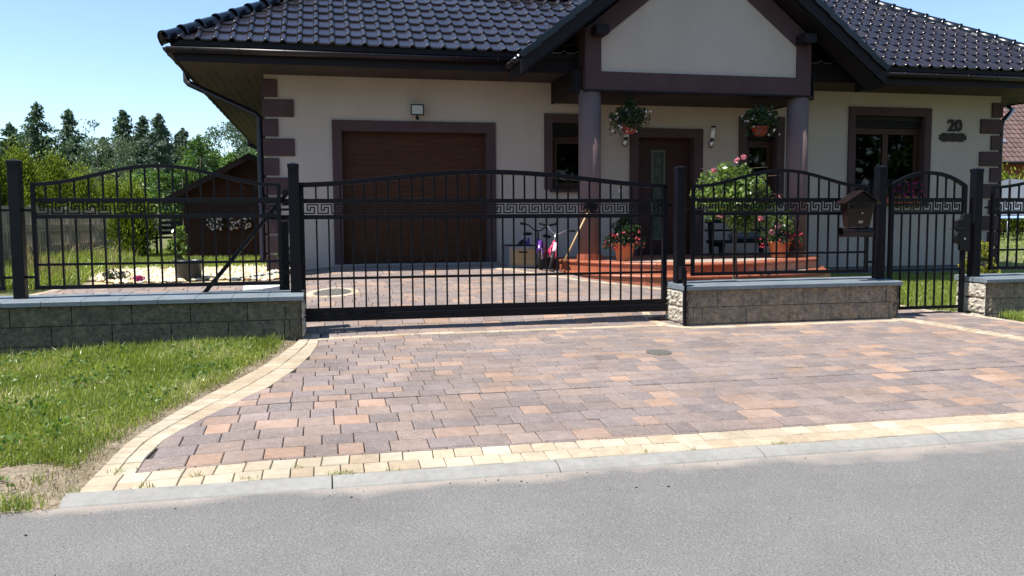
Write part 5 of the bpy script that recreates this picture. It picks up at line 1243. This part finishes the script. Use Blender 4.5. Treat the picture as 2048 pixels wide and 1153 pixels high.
# perforated concrete fence running back on the left
FX = -5.2
Y_ = 11.0; k = 0
CF = thing('concrete_fence', (FX, 11.0, .3), 'precast concrete fence of slotted panels along the left garden edge', 'fence')
while Y_ < 31:
    zb = .30; MB().box(FX-.06, FX+.06, Y_-.06, Y_+.06, zb-.2, 1.53).build('post', M['concrete'], CF)
    m = MB(); ya, yb = Y_+.062, Y_+1.94
    for r in range(3):
        z0 = zb+r*.395; z1 = z0+.39; zs0, zs1 = z0+.075, z1-.055
        m.box(FX-.022, FX+.022, ya, yb, z0, zs0); m.box(FX-.022, FX+.022, ya, yb, zs1, z1)
        nsl = 12; wv = (yb-ya)/nsl
        for i in range(nsl): m.box(FX-.0218, FX+.0218, ya+i*wv, ya+i*wv+wv*.50, zs0, zs1)
    m.build('slotted_panel', M['concrete'], CF); Y_ += 2.0

# shed
SH = thing('garden_shed', (-1.4, 17, .5), 'brown wooden garden shed with low gable roof behind the gravel bed', 'shed')
sx0, sx1, sy0, sy1, szb, sze = -2.60, -.15, 17.0, 19.6, .45, 1.72; sxc = -1.36; sap = 2.40
m = MB(); z = szb; Vp = []
while z < sap:
    def hw_(zz): return (sx0, sx1) if zz < sze else (sxc-(sxc-sx0)*(sap-zz)/(sap-sze), sxc+(sx1-sxc)*(sap-zz)/(sap-sze))
    z2 = min(z+.125, sap); a0, a1 = hw_(z); b0, b1 = hw_(z2); m.add([(a0, sy0-.014, z), (a1, sy0-.014, z), (b1, sy0, z2), (b0, sy0, z2)], [(0, 1, 2, 3)]); m.add([(a0, sy0+.01, z), (a1, sy0+.01, z), (a1, sy0-.014, z), (a0, sy0-.014, z)], [(0, 1, 2, 3)]); z = z2
m.box(sx0, sx1, sy0+.012, sy1, szb-.3, sze); m.prism([(sx0, sze), (sx1, sze), (sxc, sap)], 2.58, 'y', sy0+.013); m.build('boards', M['shed'], SH)
for x in (sx0-.01, sx1-.05): MB().box(x, x+.07, sy0-.03, sy0+.01, szb, sze).build('corner_board', M['shed'], SH)
m = MB()
for s, xe in ((-1, sx0-.30), (1, sx1+.30)):
    sl2 = (sap-sze)/(sxc-sx0); ze = sap-abs(xe-sxc)*sl2; m.prism([(sxc, sap+.075), (xe, ze+.075), (xe, ze+.015), (sxc, sap+.015)], 3.3, 'y', sy0-.42)
m.build('roof', M['felt'], SH)
for s, xe in ((-1, sx0-.30), (1, sx1+.30)):
    ze = sap-abs(xe-sxc)*sl2; MB().prism([(sxc, sap+.05), (xe, ze+.05), (xe, ze-.05), (sxc, sap-.05)], .025, 'y', sy0-.447).build('barge_board', M['felt'], SH)
for s in (-1, 1): MB().bar((sxc+s*.05, sy0-.22, sap-.62), (sxc+s*.52, sy0-.22, sap-.22), .05, .07, up=(0, 1, 0)).build('roof_brace', M['shed'], SH)
t = thing('flower_box', (-1.8, 16.93, 1.2), 'white and red flowers hanging on the front of the brown shed', 'flower box')
MB().box(-2.16, -1.36, 16.80, 16.96, 1.10, 1.2).build('box', M['shed'], t)
for (a, b, mt_, nn_) in ((-.36, -.08, 'petalwhite', 38), (.0, .42, 'petalwhite', 34), (.02, .24, 'petalred', 12)):
    C = np.column_stack([rng.uniform(a, b, nn_), -.15+rng.uniform(-.05, .0, nn_), rng.uniform(-.13, .09, nn_)*1.0+(.03 if mt_ == 'petalred' else -.02)]); blossoms('blossoms', mt_, C, .032, t, 5)
C = np.column_stack([rng.uniform(-.38, .42, 500), -.13+rng.uniform(-.06, .04, 500), rng.uniform(-.12, .09, 500)]); leaves('foliage', M['darkleaf'], C, .04, .03, t)
# dark garden furniture beside the shed, seen through the fence
t = thing('garden_chair', (-2.98, 17.6, .5), 'dark slatted garden chair between the thuja and the shed', 'chair')
z = .52; x, y = -2.98, 17.6
for dx in (-.2, .2):
    for dy in (-.2, .2): MB().box(x+dx-.02, x+dx+.02, y+dy-.02, y+dy+.02, z, z+.38+(.42 if dy > 0 else .18)).build('leg', M['bench'], t)
    MB().box(x+dx-.03, x+dx+.03, y-.23, y+.2, z+.56, z+.59).build('armrest', M['galv'], t)
MB().box(x-.22, x+.22, y-.22, y+.2, z+.36, z+.40).build('seat', M['bench'], t)
for k in range(4): MB().box(x-.2, x+.2, y+.19, y+.215, z+.44+k*.1, z+.50+k*.1).build('back_slat', M['bench'], t)

# ================================================================== BACKGROUND TREES
th = [(-6.2, 13.9, 2.5, .60, 'thujadark', 'dark thuja nearest the left edge behind the slotted fence'),
      (-6.2, 15.6, 2.55, .66, 'thuja', 'bright yellow green thuja, first of the row behind the slotted fence'),
      (-6.2, 17.5, 2.5, .70, 'thuja', 'broad yellow green thuja, second in the row by the slotted fence'),
      (-6.2, 19.5, 2.3, .70, 'thuja', 'yellow green thuja, third in the row by the slotted fence'),
      (-6.2, 21.7, 2.4, .76, 'thuja', 'yellow green thuja, fourth in the row by the slotted fence'),
      (-6.2, 24.2, 2.25, .8, 'thuja', 'yellow green thuja, fifth in the row by the slotted fence'),
      (-6.2, 27.0, 2.1, .85, 'thuja', 'yellow green thuja, sixth in the row, beyond the shed roof'),
      (-6.2, 30.0, 2.1, .9, 'thuja', 'farthest yellow green thuja of the row, beyond the shed')]
for x, y, h, r, mt_, lb in th: thuja('thuja', lb, x, y, .15, h, r, n=30000 if y < 20 else 16000, mt=mt_, leaf=(.055, .022))
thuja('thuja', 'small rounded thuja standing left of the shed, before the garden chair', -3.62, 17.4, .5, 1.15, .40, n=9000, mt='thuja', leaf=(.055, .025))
sp = [(-13.4, 45, 7.0, 2.9, 'tall dark spruce with pointed top, leftmost on the skyline'), (-12.0, 45, 6.7, 3.0, 'second dark spruce from the left on the skyline'),
      (-9.55, 45, 6.75, 2.3, 'slim dark spruce left of the middle pair on the skyline'), (-8.85, 46, 6.6, 2.2, 'slim dark spruce, right one of the middle pair'),
      (-8.2, 47, 6.5, 2.3, 'dark spruce half hidden behind the middle pair'), (-14.9, 46, 6.1, 2.6, 'lower dark spruce near the left picture edge'), (-12.7, 47, 5.4, 2.6, 'low spruce filling the gap between the two leftmost tall ones'), (-10.9, 47, 5.6, 2.4, 'low spruce beside the pale willow, right of the second spruce'), (-7.3, 47, 5.9, 2.3, 'dark spruce behind the pointed larch'), (-6.2, 46, 5.6, 2.2, 'rightmost spruce, just left of the tall birch')]
for x, y, h, r, lb in sp: spruce('spruce', lb, x, y, 0, h, r)
for x, y, h, r, lb in [(-7.75, 44, 6.5, 2.6, 'pale green larch with pointed top right of the spruces'), (-6.8, 45, 5.9, 2.0, 'smaller pale larch just left of the leafy bushes')]: spruce('larch', lb, x, y, 0, h, r, mt='spruce2', nb=260)
broadleaf('willow', 'pale silvery willow rising between the left spruces', 'willow', -10.3, 43, 0, 5.9, 1.5, 2.3, n=60, per=75, cr=.5, leaf=(.16, .05), mt='willow', drop=1)
broadleaf('willow', 'second pale willow beside the middle spruces', 'willow', -9.1, 41, 0, 5.2, 1.2, 2.0, n=40, per=70, cr=.45, leaf=(.16, .05), mt='willow', drop=1)
broadleaf('birch', 'tall drooping birch beside the house eaves on the left', 'birch', -4.6, 43, 0, 6.3, 1.55, 2.6, n=70, per=80, cr=.5, leaf=(.12, .06), mt='birch', bark='birchbark', drop=1)
broadleaf('birch', 'lower birch behind the shed, close to the house corner', 'birch', -3.35, 42, 0, 5.9, 1.5, 2.3, n=55, per=70, cr=.5, leaf=(.12, .06), mt='birch', bark='birchbark', drop=1)
for x, y, h, rx, rz, lb in [(-4.8, 36, 4.5, .8, 1.4, 'upright bright green maple left of the birch'), (-3.1, 33, 3.5, 1.0, 1.1, 'bright green leafy bush above the shed roof'), (-2.2, 31, 3.4, .9, 1.1, 'leafy bush behind the shed ridge'), (-5.2, 34, 3.3, 1.1, 1.2, 'dense green bush left of the shed, behind the thujas'), (-1.2, 30, 3.4, .9, 1.1, 'leafy bush between the shed and the house wall'), (-6.7, 36, 3.2, 1.4, 1.2, 'dark leafy bush below the middle spruces')]:
    broadleaf('leafy_bush', lb, 'bush', x, y, .2, h, rx, rz, n=52, per=110, cr=.34, leaf=(.11, .075), mt='broad')
# dense wood far behind, one mass
n = 60000; X = rng.uniform(-40, 8, n); hgt = 5.0+.6*np.sin(X*1.1)+.7*np.sin(X*2.9+1); Pz = rng.uniform(0, 1, n)**.7*hgt; P = np.column_stack([X, rng.uniform(49, 53, n), Pz])
leaves('far_wood', M['spruce'], P, .34, .16, None, tint=rng.uniform(.1, 1, n), label='dark mass of woodland closing the view behind the left trees', category='wood', kind='stuff')

# ================================================================== RIGHT SIDE: neighbour house, hedge, trampoline
NH = thing('neighbour_house', (36, 36, 0), 'brick house with reddish brown tiled roof beyond the right garden', 'house')
ne = (31.0, 34.0)
m = MB(); m.box(31.3, 46, 35.2, 46, -.2, 4.2); m.build('brick_wall', M['brick'], NH)
tile_slope('roof', (30.2, 34.3, 3.85), (1, 0, 0), (0, 1, .95), 16, 7.0, lambda s: (0, 16), tw=.30, cs=.36, mt=M['nroof'], parent=NH)
gu = MB().tube([(30.2, 34.25, 3.82), (46.2, 34.25, 3.82)], .07, 10).build('gutter', M['gutter'], NH)
ey = Vector((0, 1, .95)).normalized(); nn = Vector((0, -.95, 1)).normalized(); o_ = Vector((31.75, 34.3, 3.85))
q = [o_+ey*1.4+nn*.1, o_+ey*1.4+nn*.1+Vector((.6, 0, 0)), o_+ey*2.1+nn*.1+Vector((.6, 0, 0)), o_+ey*2.1+nn*.1]
RWn = MB().add([tuple(v) for v in q]+[tuple(v-nn*.15) for v in q], [(0, 1, 2, 3), (0, 4, 5, 1), (1, 5, 6, 2), (2, 6, 7, 3), (3, 7, 4, 0)]).build('roof_window', M['galv'], NH)
c = sum(q, Vector())/4; MB().add([tuple(c+(v-c)*.8+nn*.01) for v in q], [(0, 1, 2, 3)]).build('pane', M['silver'], RWn)
for x, y, h, r, lb in [(26.2, 30.5, 2.7, 1.0, 'thuja of the right hedge nearest the house corner'), (27.9, 30.6, 2.5, 1.0, 'second thuja of the right hedge, behind the trampoline'), (29.6, 30.6, 2.6, 1.0, 'third thuja of the right hedge, behind the trampoline net'), (31.4, 30.6, 2.5, 1.0, 'last visible thuja of the right hedge')]:
    thuja('thuja', lb, x, y, .4, h, r, n=5000, mt='thuja', point=.45)
T_ = thing('trampoline', (26.3, 26.5, .4), 'garden trampoline with grey safety net and blue rim pad', 'trampoline'); gz_ = G(26, 26.5); R_ = 1.75
cc = Vector((26.25, 26.5, gz_))
def ringpts(z, r, n=36): return [cc+Vector((r*cos(2*pi*k/n), r*sin(2*pi*k/n), z)) for k in range(n+1)]
MB().tube(ringpts(.85, R_), .03, 8, cap=False).build('rim', M['galv'], T_)
m = MB(); a_, b_ = ringpts(.87, R_+.06), ringpts(.87, R_-.28); b2 = ringpts(.80, R_+.08); m.add(a_+b_+b2, [(i, i+1, 37+i+1, 37+i) for i in range(36)]+[(74+i, 74+i+1, i+1, i) for i in range(36)], True); m.build('pad', M['blue'], T_)
MB().add(ringpts(.84, R_-.25)[:-1], [tuple(range(36))]).build('mat', M['black'], T_)
m = MB(); a_, b_ = ringpts(.9, R_-.1), ringpts(2.25, R_-.02); b_ = [p+Vector((0, 0, -.10*abs(sin(k*pi/6)))) for k, p in enumerate(b_)]; m.add(a_+b_, [(i, i+1, 37+i+1, 37+i) for i in range(36)], True); m.build('safety_net', M['net'], T_)
for k in range(6):
    a = 2*pi*k/6; p = cc+Vector((R_*cos(a), R_*sin(a), 0)); MB().tube([p, p+Vector((0, 0, .85))], .022, 8).build('leg', M['galv'], T_); MB().tube([p+Vector((0, 0, .85)), p+Vector((0, 0, 2.3))], .025, 8).build('net_pole', M['black'], T_)

# trees across the road behind the camera, mirrored in the windows
for k, (x, y, h) in enumerate([(3, -11, 8), (9.5, -12, 9), (16, -11, 8.5), (22.5, -12, 9), (29, -11, 8)]):
    broadleaf('roadside_tree', ['leafy tree across the road, far left', 'tall leafy tree across the road, left of centre', 'leafy tree straight across the road', 'tall leafy tree across the road, right of centre', 'leafy tree across the road, far right'][k], 'tree', x, y, -.3, h, 3.9, 4.1, n=90, per=80, cr=1.1, leaf=(.42, .30), mt='broad', tr=.2)
